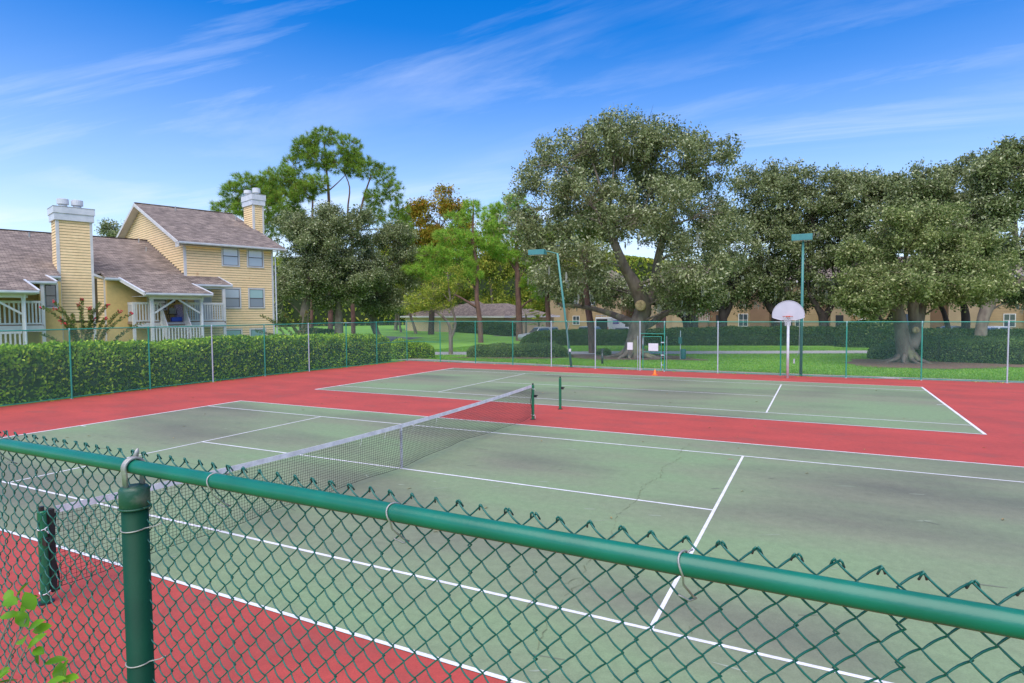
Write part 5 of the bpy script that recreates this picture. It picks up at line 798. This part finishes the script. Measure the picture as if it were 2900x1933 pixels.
# ------------------------------------------------------------------ vegetation
def join(parts):
    V = []; F = []; k = 0
    for v, f in parts: V.append(v); F.append(f+k); k += len(v)
    return np.concatenate(V), np.concatenate(F)
def sph(n):
    v = rng.normal(size=(n, 3)); return nrm(v)
def bez(a, c, b, n): return [tuple(a*(1-t)**2+c*2*t*(1-t)+b*t*t) for t in lin(0, 1, n)]
def make_tree(t):
    bx, by = t['base']; gz = G(bx, by); o0 = np.array([bx, by, gz]); seed = int(abs(bx*13+by*7)) % 1000; r2 = random.Random(seed); rg_ = np.random.default_rng(seed)
    r = empty(t['kind'], (bx, by, gz), 0, t['label'], 'tree', t['group'])
    pine = t['kind'] == 'pine_tree'
    bark = MT['pbark'] if pine else (MT['bark'] if t.get('n', 0) > 40000 or t['mat'] == 'wood' else MT['barkd'])
    if t['mat'] == 'wood' : bark = MT['bark']
    trs = [[(np.array(p[:3])-o0, p[3]) for p in tr] for tr in t['trunks']]
    m = MB()
    p0, r0 = trs[0][0]
    for i, tr in enumerate(trs):
        P = [p for p, _ in tr]; Rr = [q for _, q in tr]
        if i == 0: P = [np.array([0, 0, -.25])]+[np.array([0, 0, .02])]+P[1:]; Rr = [Rr[0]*1.25, Rr[0]]+Rr[1:]
        # smooth resample
        Q = []; RR = []
        for j in range(len(P)-1):
            a = P[max(j-1, 0)]; b = P[j]; c = P[j+1]; d = P[min(j+2, len(P)-1)]
            for s in range(4):
                u = s/4; Q.append(.5*((2*b)+(-a+c)*u+(2*a-5*b+4*c-d)*u*u+(-a+3*b-3*c+d)*u**3)); RR.append((Rr[j]*(1-u)+Rr[j+1]*u)*(1+.05*r2.uniform(-1, 1)))
        Q.append(P[-1]); RR.append(Rr[-1])
        k = len(m.v); m.tube(Q, RR, 14 if Rr[0] > .25 else 8)
    big = t['n'] > 40000
    for k, (x, y, z) in enumerate(m.v):
        ns = .06 if big else .02
        f = 1+ns*math.sin(x*9+z*3)*math.sin(y*8-z*2.2); m.v[k] = (x*f if z < 2 else x, y*f if z < 2 else y, z)
    if big:
        for k in range(9):      # flared roots
            a = 2*math.pi*k/9+r2.uniform(-.2, .2); l = r2.uniform(.6, 1.5)*r0*1.3
            m.tube([(r0*.55*math.cos(a), r0*.55*math.sin(a), .55), (r0*1.05*math.cos(a), r0*1.05*math.sin(a), .20), ((r0+l*.5)*math.cos(a+.1), (r0+l*.5)*math.sin(a+.1), .05), ((r0+l)*math.cos(a+.25), (r0+l)*math.sin(a+.25), -.06)], [r0*.30, r0*.20, r0*.11, .04], 7)
    trunk = m.build('trunk', bark, r, True)
    B = [(np.array(b[:3])-o0, b[3], b[4]) for b in t['blobs']]
    # limbs: each blob is fed from the nearest lower point of the trunks
    anchors = [(p, rr) for tr in trs for p, rr in tr[1:]]
    lm = MB(); hubs = []
    for c, rx, rz_ in B:
        best = min(anchors, key=lambda q: np.linalg.norm(q[0]-c)+max(0, q[0][2]-c[2]+.3)*3)
        a = best[0]; d = np.linalg.norm(c-a); w = min(best[1]*.55, .035+.016*d)
        mid = (a+c)/2+np.array([r2.uniform(-.1, .1)*d, r2.uniform(-.1, .1)*d, -.05*d if pine else .10*d])
        pts = bez(a, mid, c, 7); lm.tube(pts, [w*(1-.75*i/6) for i in range(7)], 6)
        hubs.append((c, rx, rz_, w))
    for c, rx, rz_, w in hubs:
        for k in range(11 if not pine else 6):
            v = np.array([r2.gauss(0, 1), r2.gauss(0, 1), r2.gauss(.15, 1)]); v /= np.linalg.norm(v); e = c+v*np.array([rx, rx, rz_])*r2.uniform(.7, 1.02)
            md = (c+e)/2+np.array([r2.gauss(0, .08), r2.gauss(0, .08), .06])*rx
            lm.tube(bez(c, md, e, 5), [w*.3, w*.25, w*.18, w*.12, .006], 4, False)
            for j in range(2):
                e2 = e+np.array([r2.gauss(0, .25), r2.gauss(0, .25), r2.gauss(.05, .2)])*rx*.7; lm.tube(bez(md, (md+e2)/2, e2, 3), [w*.14, w*.1, .005], 3, False)
    link('limb', lm.mesh('limb', True), bark, r)
    n = t['n']; L_ = t['leaf']
    vol = np.array([rx*(rx+rz_) for _, rx, rz_ in B]); vol = vol/vol.sum()
    if not pine:
        per = 15; cl = max(1, n//per); cen = []; tips = MB()
        SH = []; HB = []
        for (c, rx, rz_), f in zip(B, vol):     # foliage pads at the ends of the boughs
            k = max(5, int(1.15*rx*(rx+rz_)/(.62 if rx > 1.2 else .3))); d = sph(k); d[:, 2] += .12; d = nrm(d); rad = rg_.uniform(.45, 1.12, k)**.6
            h = c+d*rad[:, None]*np.array([rx, rx*.9, rz_]); SH.append(h); HB.append(np.broadcast_to(c, h.shape))
        SH = np.concatenate(SH); HB = np.concatenate(HB); sz = rg_.uniform(.30, .78, len(SH))*min(1.25, .7+.05*np.mean([b[1] for b in B])*3)*(1 if L_ > .2 else .8)
        for h, c in list(zip(SH, HB))[::3]: md = (h+c)/2+rg_.normal(0, .15, 3); tips.tube(bez(md, (md+h)/2+rg_.normal(0, .1, 3), h, 4), [.03, .022, .014, .006], 3, False)
        w8 = sz**2; w8 = w8/w8.sum(); idx = rg_.choice(len(SH), cl, p=w8); s3 = sz[idx][:, None]
        cen = SH[idx]+rg_.normal(size=(cl, 3))*s3*np.array([.62, .62, .42])
        link('twig', tips.mesh('twig'), bark, r)['kind'] = 'stuff'
        K = len(cen); cd = nrm(rg_.normal(size=(K, 3))+np.array([0, 0, .1]))
        C = np.repeat(cen, per, 0); D = np.repeat(cd, per, 0)
        t_ = rg_.uniform(-.5, .5, len(C))[:, None]; C = C+D*t_*.8*(L_/.2)+rg_.normal(size=C.shape)*.11*(L_/.2)
        Dl = nrm(D*.6+rg_.normal(size=C.shape)*.7+np.array([0, 0, -.12])); Nn = nrm(rg_.normal(size=C.shape)+np.array([0, 0, .8]))
        s = rg_.uniform(.55, 1.15, len(C)); V, Fq = leaves(C, Dl, Nn, L_*s, L_*.5*s)
        link('crown', rawmesh('crown', V, Fq), MT[t['mat']], r)
        if t['mat'] == 'oak' and t['group'] and 'courts' in t['group'] and len(B) > 7:
            ms = MB()
            for k in range(60):
                c, rx, rz_ = r2.choice(B); a = r2.uniform(0, 6.28); x = c[0]+rx*.9*math.cos(a)*r2.random()**.5; y = c[1]+rx*.9*math.sin(a)*r2.random()**.5; z = c[2]-rz_*r2.uniform(.3, .95)
                l = r2.uniform(.3, .9)
                for j in range(3): dx = r2.gauss(0, .05); ms.tube([(x+dx, y, z), (x+dx*2, y+.03, z-l*.5), (x+dx*1.5, y, z-l*r2.uniform(.7, 1.1))], [.022, .03, .004], 3, False)
            tag(ms.build('moss', MT['moss'], r), kind='stuff')
    else:
        K = n; idx = rg_.choice(len(B), K, p=vol); cc = np.array([B[i][0] for i in idx]); rx = np.array([[B[i][1], B[i][1], B[i][2]] for i in idx])
        cen = cc+sph(K)*rx*(rg_.uniform(.2, 1., K)**.5)[:, None]; hub = cc; dr = nrm(cen-hub+np.array([0, 0, .4*1.0])*rx)
        tw = MB()
        for i in range(0, K, 2): a = hub[i]*.5+cen[i]*.5; tw.tube([tuple(a), tuple(cen[i])], [.018, .012], 3, False)
        tag(tw.build('twig', bark, r), kind='stuff')
        per = 46; C = np.repeat(cen, per, 0); D = nrm(np.repeat(dr, per, 0)*.55+rg_.normal(size=C.shape)*.62+np.array([0, 0, .1])); s = rg_.uniform(.6, 1.1, len(C))
        l = L_*.95 if t.get('bright') else L_*1.0
        S = nrm(np.cross(D, rg_.normal(size=C.shape))); tl = (rg_.uniform(-.15, .1, len(C)))[:, None]; C = C+np.repeat(dr, per, 0)*tl
        w_ = .036
        V = np.stack([C+S*w_/2, C-S*w_/2, C+D*(l*s)[:, None]-np.array([0, 0, .05])], 1).reshape(-1, 3)
        link('crown', rawmesh('crown', V, np.arange(len(V)).reshape(-1, 3)), MT['pineb' if t.get('bright') else 'pine'], r)
    return r
for t in TREES: make_tree(t)
# healed cut on the big oak
TREEOBJ = {o['label']: o for o in COL.objects if o.get('category') == 'tree'}
for key, (x, y, z), rr in (('largest live oak', (-3.75, 37.6, 3.75), .42), ('broad pale green', (13.35, 40.0, 2.05), .22)):
    p = next(o for l, o in TREEOBJ.items() if l.startswith(key)); d = Vector((7.9-x, -4.5-y, .6)).normalized()
    w = MB().tube([Vector((x, y, z))-d*.3-Vector(p.location), Vector((x, y, z))+d*.32-Vector(p.location), Vector((x, y, z))+d*.40-Vector(p.location), Vector((x, y, z))+d*.36-Vector(p.location)], [rr*.9, rr*.95, rr*.7, rr*.45], 16).build('cut_knot', MT['wound'], p, True)

def hedge(name, label, pts, width, h, n, leaf, m, core, group=None, mound=.12, taper=None):
    # pts: centre line; leaves spread over the top and the sides of a rounded bar, over a dark inner body
    P = [Vector((*p[:2], 0)) for p in pts]; o = P[0]; segs = [(b-a).length for a, b in zip(P, P[1:])]; T = sum(segs)
    seed = int(abs(o.x*7+o.y*3)) % 997; rg_ = np.random.default_rng(seed)
    hs = [p[2] if len(p) > 2 else h for p in pts]; ws = [p[3] if len(p) > 3 else width for p in pts]
    cum = np.cumsum([0]+segs)
    def at(s):
        x = np.interp(s, cum, [p.x for p in P]); y = np.interp(s, cum, [p.y for p in P]); return x, y, np.interp(s, cum, hs), np.interp(s, cum, ws)
    dirs = [(b-a).normalized() for a, b in zip(P, P[1:])]
    def surf(s, a, inset=0.):
        x, y, hh, ww = at(s); e = np.minimum(np.minimum(s, T-s)/(ww*.5), 1); e = np.sqrt(np.clip(1-(1-e)**2, 0.02, 1))
        i = np.clip(np.searchsorted(cum, s, 'right')-1, 0, len(segs)-1); dx = np.array([d.x for d in dirs])[i]; dy = np.array([d.y for d in dirs])[i]
        ca = np.cos(a); sa = np.sin(a); k = 4.5; q = (np.abs(ca)**k+np.abs(sa)**k)**(-1/k)
        off = ca*q*(ww/2-inset)*e; z = sa*q*(hh-inset)*(.35+.65*e if mound else 1)
        g = np.array([G(float(u), float(v)) for u, v in zip(x, y)]) if len(x) < 4000 else G(float(x[0]), float(y[0]))
        P3 = np.stack([x-dy*off, y+dx*off, z], 1)
        bump = (vnoise(P3, 1.3, seed)-.5)*.22+(vnoise(P3, .45, seed+1)-.5)*.14
        P3 = P3+np.stack([-dy*ca, dx*ca, sa], 1)*bump[:, None]*(1 if inset == 0 else .8); P3[:, 2] += g+.0
        return P3, np.stack([-dy*ca, dx*ca, sa], 1)
    root = empty(name, (o.x, o.y, 0), 0, label, 'hedge' if name == 'hedge' else 'bush', group)
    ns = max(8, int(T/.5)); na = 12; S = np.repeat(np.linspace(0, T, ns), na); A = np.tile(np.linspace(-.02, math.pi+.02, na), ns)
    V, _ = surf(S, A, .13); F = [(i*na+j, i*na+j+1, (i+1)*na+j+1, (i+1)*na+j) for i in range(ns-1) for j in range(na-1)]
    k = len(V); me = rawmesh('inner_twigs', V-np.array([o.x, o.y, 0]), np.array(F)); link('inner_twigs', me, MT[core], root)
    S = rg_.uniform(0, T, n); A = np.where(rg_.random(n) < .42, rg_.uniform(.6, math.pi-.6, n), rg_.uniform(0, math.pi, n))
    V, Nn = surf(S, A); V = V+Nn*rg_.normal(0, .045, n)[:, None]-Nn*.03; V[:, 2] = np.maximum(V[:, 2], .0)
    sprig = rg_.random(n) < .06; V[:, 2] += np.where(sprig & (A > .8) & (A < 2.3), rg_.uniform(0, .12, n), 0)
    D = nrm(Nn*.5+rg_.normal(size=V.shape)*.6+np.array([0, 0, .25])); NN = nrm(Nn*.8+rg_.normal(size=V.shape)*.6)
    s = rg_.uniform(.6, 1.15, n); V, F = leaves(V-np.array([o.x, o.y, 0]), D, NN, leaf*s, leaf*.5*s)
    link('foliage', rawmesh('foliage', V, F), MT[m], root); return root
HG = 'clipped hedges round the courts and the parking lot'
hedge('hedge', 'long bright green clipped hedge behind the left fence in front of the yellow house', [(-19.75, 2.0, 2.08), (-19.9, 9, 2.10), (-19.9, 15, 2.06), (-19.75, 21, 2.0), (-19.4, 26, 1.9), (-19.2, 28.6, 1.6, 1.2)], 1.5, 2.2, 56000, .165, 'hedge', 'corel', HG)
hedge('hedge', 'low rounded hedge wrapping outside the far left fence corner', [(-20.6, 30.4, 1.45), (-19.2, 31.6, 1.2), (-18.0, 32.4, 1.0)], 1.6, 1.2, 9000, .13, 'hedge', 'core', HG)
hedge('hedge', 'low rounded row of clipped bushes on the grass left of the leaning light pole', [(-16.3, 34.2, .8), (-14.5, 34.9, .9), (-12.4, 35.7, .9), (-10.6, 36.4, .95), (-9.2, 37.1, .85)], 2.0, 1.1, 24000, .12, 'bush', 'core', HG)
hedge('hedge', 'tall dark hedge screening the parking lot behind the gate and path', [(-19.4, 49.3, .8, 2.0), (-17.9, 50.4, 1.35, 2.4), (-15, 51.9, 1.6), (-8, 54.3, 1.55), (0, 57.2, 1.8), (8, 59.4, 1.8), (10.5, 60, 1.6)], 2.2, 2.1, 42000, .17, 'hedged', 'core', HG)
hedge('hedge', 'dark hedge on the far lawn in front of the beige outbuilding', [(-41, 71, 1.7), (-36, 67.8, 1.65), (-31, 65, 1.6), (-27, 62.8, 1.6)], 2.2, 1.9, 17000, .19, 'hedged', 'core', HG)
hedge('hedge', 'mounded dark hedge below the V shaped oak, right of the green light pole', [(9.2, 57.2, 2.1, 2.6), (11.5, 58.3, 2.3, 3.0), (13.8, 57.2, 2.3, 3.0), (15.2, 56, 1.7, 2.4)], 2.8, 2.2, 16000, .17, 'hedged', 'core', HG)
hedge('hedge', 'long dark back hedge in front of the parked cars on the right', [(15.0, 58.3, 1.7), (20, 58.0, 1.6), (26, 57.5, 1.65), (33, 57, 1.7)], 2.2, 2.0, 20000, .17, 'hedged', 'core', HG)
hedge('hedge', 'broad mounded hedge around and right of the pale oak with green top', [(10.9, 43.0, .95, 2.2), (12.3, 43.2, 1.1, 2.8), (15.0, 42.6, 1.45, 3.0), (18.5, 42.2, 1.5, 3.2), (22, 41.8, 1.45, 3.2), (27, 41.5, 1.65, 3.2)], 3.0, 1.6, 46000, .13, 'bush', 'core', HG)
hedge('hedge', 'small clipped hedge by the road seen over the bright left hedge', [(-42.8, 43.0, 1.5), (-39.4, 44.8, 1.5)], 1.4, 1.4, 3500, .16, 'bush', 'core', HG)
hedge('bush', 'small rounded shrub in the mulch between the bollard and the big oak', [(-7.8, 39.2, .5, 1.3), (-6.6, 39.6, .45, 1.3)], 1.2, .5, 1500, .11, 'bush', 'core')
# far woods closing the view
for lab, pts, h in (('woods', [(-130, 40), (-112, 85), (-85, 118), (-45, 135), (-10, 142)], 15), ('woods', [(-15, 128), (30, 135), (80, 125), (120, 100)], 13)):
    w = hedge('woods', lab, [(x, y, h+3*math.sin(x*.11)) for x, y in pts], 9, h, 26000, 1.1, 'wood', 'core')
    o = [c for c in w.children if c.name.startswith('foliage')][0]; c2_ = [c for c in w.children if c is not o][0]
    V1 = np.zeros(len(o.data.vertices)*3, np.float32); o.data.vertices.foreach_get('co', V1)
    for c in (o, c2_): c.parent = None; c.location = w.location
    o.name = 'woods'; tag(o, kind='stuff'); c2_.name = 'woods_interior'; tag(c2_, kind='stuff'); bpy.data.objects.remove(w)
# arching flowering shrubs
def arching(name, label, base, tips, leafm, n, leaf, flowers):
    b = np.array([base[0], base[1], 0.]); r = empty(name, tuple(b), 0, label, 'shrub'); rg_ = np.random.default_rng(11); st = MB(); C = []; D = []; fl = MB()
    for t in tips:
        e = np.array(t)-b; off = np.array([rg_.normal(0, .15), rg_.normal(0, .15), 0]); mid = off+e*np.array([.25, .25, .75])+np.array([0, 0, .2])
        P = bez(off, mid, e, 9); st.tube(P, [.02-.0018*i for i in range(9)], 5, False); P = np.array(P)
        for k in range(n):
            u = rg_.uniform(.22, 1.0)*8; i = min(int(u), 7); q = P[i]+(P[i+1]-P[i])*(u-i); d = nrm((P[i+1]-P[i])[None])[0]; sd_ = nrm(np.cross(d, rg_.normal(size=3))[None])[0]
            C.append(q+sd_*leaf*.55); D.append(sd_*.85+d*.5)
        if flowers and rg_.random() < .72:
            fl = MB()
            for k in range(7): q = e+rg_.normal(0, .045, 3)+np.array([0, 0, -.02]); fl.tube([tuple(q-np.array([.035, 0, .01])), tuple(q), tuple(q+np.array([.035, .01, .01]))], [.008, .034, .008], 5)
            fl.build('flower_cluster', MT['red2'], r)
    st.build('stem', MT['barkd'] if flowers else MT['bark'], r); C = np.array(C); D = nrm(np.array(D))
    V, F = leaves(C, D, nrm(rg_.normal(size=C.shape)+np.array([0, 0, .7])), leaf, leaf*.5); link('foliage', rawmesh('foliage', V, F), MT[leafm], r)
arching('flowering_shrub', 'arching shrub with red flower tips between the hedge and the first chimney', RB[0], RB[1], 'myrtle', 300, .10, True)
arching('flowering_shrub', 'feathery olive shrub at the right corner of the yellow house', RB2[0], RB2[1], 'myrtle', 300, .12, False)
# palmettos
def palm(label, x, y, h, s=1.):
    r = empty('palmetto', (x, y, G(x, y)), 0, label, 'palm', 'palmettos by the parking lot'); r2 = random.Random(int(x*10)); st = MB().tube([(0,0,0), (.05,0,h)], [.16, .12], 8).build('trunk', MT['bark'], r)
    for k in range(14):
        a = 6.28*k/14+r2.uniform(-.2, .2); el = r2.uniform(-.3, 1.1); d = np.array([math.cos(a)*math.cos(el), math.sin(a)*math.cos(el), math.sin(el)]); c = np.array([0, 0, h])+d*.9*s
        m = MB(); m.tube([(0,0,h), tuple(c)], .012, 4); S = np.cross(d, [0,0,1]); S /= np.linalg.norm(S); U = np.cross(S, d)
        for j in range(-6, 7): q = d*math.cos(j*.2)+S*math.sin(j*.2); e = c+q*.85*s+np.array([0, 0, -.1]); w = U*.01+S*.03*s; m.add([tuple(c+w), tuple(c-w), tuple((c+e)/2-w*1.3), tuple(e), tuple((c+e)/2+w*1.3)], [(0, 1, 2, 3, 4)])
        m.build('frond', MT['wood'], r)
palm('palmetto with fan fronds between the straight young pine and the red barked trunk', -22.6, 60.5, 1.9); palm('taller palmetto half hidden behind the straight young pine', -25.8, 63.5, 2.6, 1.2)
# ornamental grass clump
og = empty('ornamental_grass', (-21.0, 54.5, 0), 0, 'tuft of pale ornamental grass right of the straight young pine', 'grass clump')
Cg = rng.normal(0, .18, (260, 3)); Cg[:, 2] = 0; Dg = nrm(rng.normal(0, .38, (260, 3))+np.array([0, 0, 1])); Sg = nrm(np.cross(Dg, rng.normal(size=(260, 3)))); lg = rng.uniform(.6, 1.4, 260)[:, None]
link('blades', rawmesh('blades', np.stack([Cg+Sg*.02, Cg-Sg*.02, Cg+Dg*lg+np.array([.2, 0, -.1])*lg], 1).reshape(-1, 3), np.arange(780).reshape(-1, 3)), MT['myrtle'], og)
# grass blades over the nearest lawn
def grass(x0, x1, y0f, y1f, n, hgt, seed):
    g = np.random.default_rng(seed); x = g.uniform(x0, x1, n); y = np.array([y0f(v) for v in x])+g.random(n)**1.3*(y1f-np.array([y0f(v) for v in x]))
    s1 = np.array([(-19.4-a)*0+.437*(a+19.4)+35.2 for a in x]); ok = ~((y > s1-.1) & (y < s1+3.5))
    for cx, cy, rx, ry in ((-5.2, 38.2, 4.5, 2.9), (13, 38.9, 3.8, 3.5), (21, 40, 8, 1.9), (-.6, 37.4, 1.6, .8), (-12.6, 35.2, 4.5, 1.6)): ok &= ((x-cx)/rx)**2+((y-cy)/ry)**2 > 1
    x, y = x[ok], y[ok]; n = len(x); B0 = np.stack([x, y, np.full(n, -.03)], 1); D = nrm(g.normal(0, .35, (n, 3))+np.array([0, 0, 1])); S = nrm(np.cross(D, g.normal(size=(n, 3)))); l = (hgt*g.uniform(.5, 1.2, n))[:, None]
    V = np.stack([B0+S*.016, B0-S*.016, B0+D*l], 1).reshape(-1, 3); o = link('grass', rawmesh('grass', V, np.arange(len(V)).reshape(-1, 3)), MT['grassb']); tag(o, kind='stuff')
def edge(x): return np.interp(x, [-19, -14.5, -4.3, 7.5, 15, 30], [31.2, 30.72, 30.02, 29.78, 30.03, 30.95])
grass(-24, 24, edge, 56, 150000, .085, 4)
# weeds along the fence foot and leaves on the court
wd = MB(); r2 = random.Random(9)
for fx in range(70):
    if r2.random() < .5: x = r2.uniform(-17, 17); y = float(np.interp(x, [p[0] for p in FARY], [p[1] for p in FARY]))-.06
    else: y = r2.uniform(4, 28); x = float(np.interp(y, [p[1] for p in LEFT[::-1]], [p[0] for p in LEFT[::-1]]))+.07
    for k in range(r2.randint(3, 14)):
        a = r2.uniform(0, 6.28); l = r2.uniform(.04, .16); px2 = x+r2.gauss(0, .09); py2 = y+r2.gauss(0, .05)
        wd.add([(px2-.012, py2, .0), (px2+.012, py2, .0), (px2+l*math.cos(a), py2+l*math.sin(a)*.7, l*r2.uniform(.2, .9))], [(0, 1, 2)])
tag(wd.build('weeds', MT['hedge']), kind='stuff')
lt = MB()
for k in range(90):
    x = r2.uniform(-17, 16); y = r2.uniform(2, 28); a = r2.uniform(0, 3.1); l = r2.uniform(.03, .07); lt.add([(x-l*math.cos(a), y-l*math.sin(a), .016), (x+l*.3*math.sin(a), y-l*.3*math.cos(a), .03), (x+l*math.cos(a), y+l*math.sin(a), .016), (x-l*.3*math.sin(a), y+l*.3*math.cos(a), .022)], [(0, 1, 2, 3)])
tag(lt.build('leaf_litter', mat('dry_leaf', (.25,.16,.06), (.40,.34,.14), 3, .9)), kind='stuff')
# shrub leaning against the near fence, lower left
sh = empty('shrub', (5.55, -4.1, -.03), 0, 'glossy leaved shrub poking against the near fence at the lower left corner', 'shrub')
r2 = random.Random(21); stm = MB(); lo_ = Vector((5.55, -4.1, -.03))
ends = [Vector(p) for p in ((5.755,-3.66,2.41), (5.785,-3.62,2.36), (5.83,-3.62,2.21), (5.85,-3.575,2.17), (5.82,-3.64,2.29), (5.72,-3.62,2.38), (5.76,-3.70,2.2))]
lf = 0
def bigleaf(c, d, n_, l):
    global lf
    s = d.cross(n_).normalized(); n_ = s.cross(d).normalized(); v = []; prof = [(-.5, 0), (-.25, .36), (.05, .46), (.3, .3), (.5, 0)]
    m = MB(); vs = []
    for t, w in prof: vs += [c+d*l*t+s*l*w*.62+n_*l*.10*w*2-n_*l*.12*t*t, c+d*l*t-n_*l*.12*t*t, c+d*l*t-s*l*w*.62+n_*l*.10*w*2-n_*l*.12*t*t]
    m.add([v_-lo_ for v_ in vs], [(3*i, 3*i+1, 3*i+4, 3*i+3) for i in range(4)]+[(3*i+1, 3*i+2, 3*i+5, 3*i+4) for i in range(4)])
    m.build('leaf', MT['leafbig'], sh, True)
for e in ends:
    stm.tube([(r2.uniform(-.05, .05), r2.uniform(-.05, .05), 0), tuple((e-lo_)*.55+Vector((0, -.12, .25))), tuple(e-lo_)], [.008, .005, .002], 5, False)
    for k in range(4):
        d = Vector((r2.uniform(-.6, 1), r2.uniform(-.2, .8), r2.uniform(-.2, .9))).normalized(); c = e+d*.034+Vector((r2.gauss(0, .012), r2.gauss(0, .012), r2.gauss(0, .02)))
        c.y = min(c.y, -3.475); bigleaf(c, d, Vector((r2.gauss(0, .4), -.7, 1)).normalized(), r2.uniform(.048, .066))
stm.build('stem', MT['bark'], sh)
print('TRIS', sum(len(o.data.polygons)*(2 if o.data.polygons and len(o.data.polygons[0].vertices) > 3 else 1) for o in COL.objects if o.type == 'MESH'), len(COL.objects))
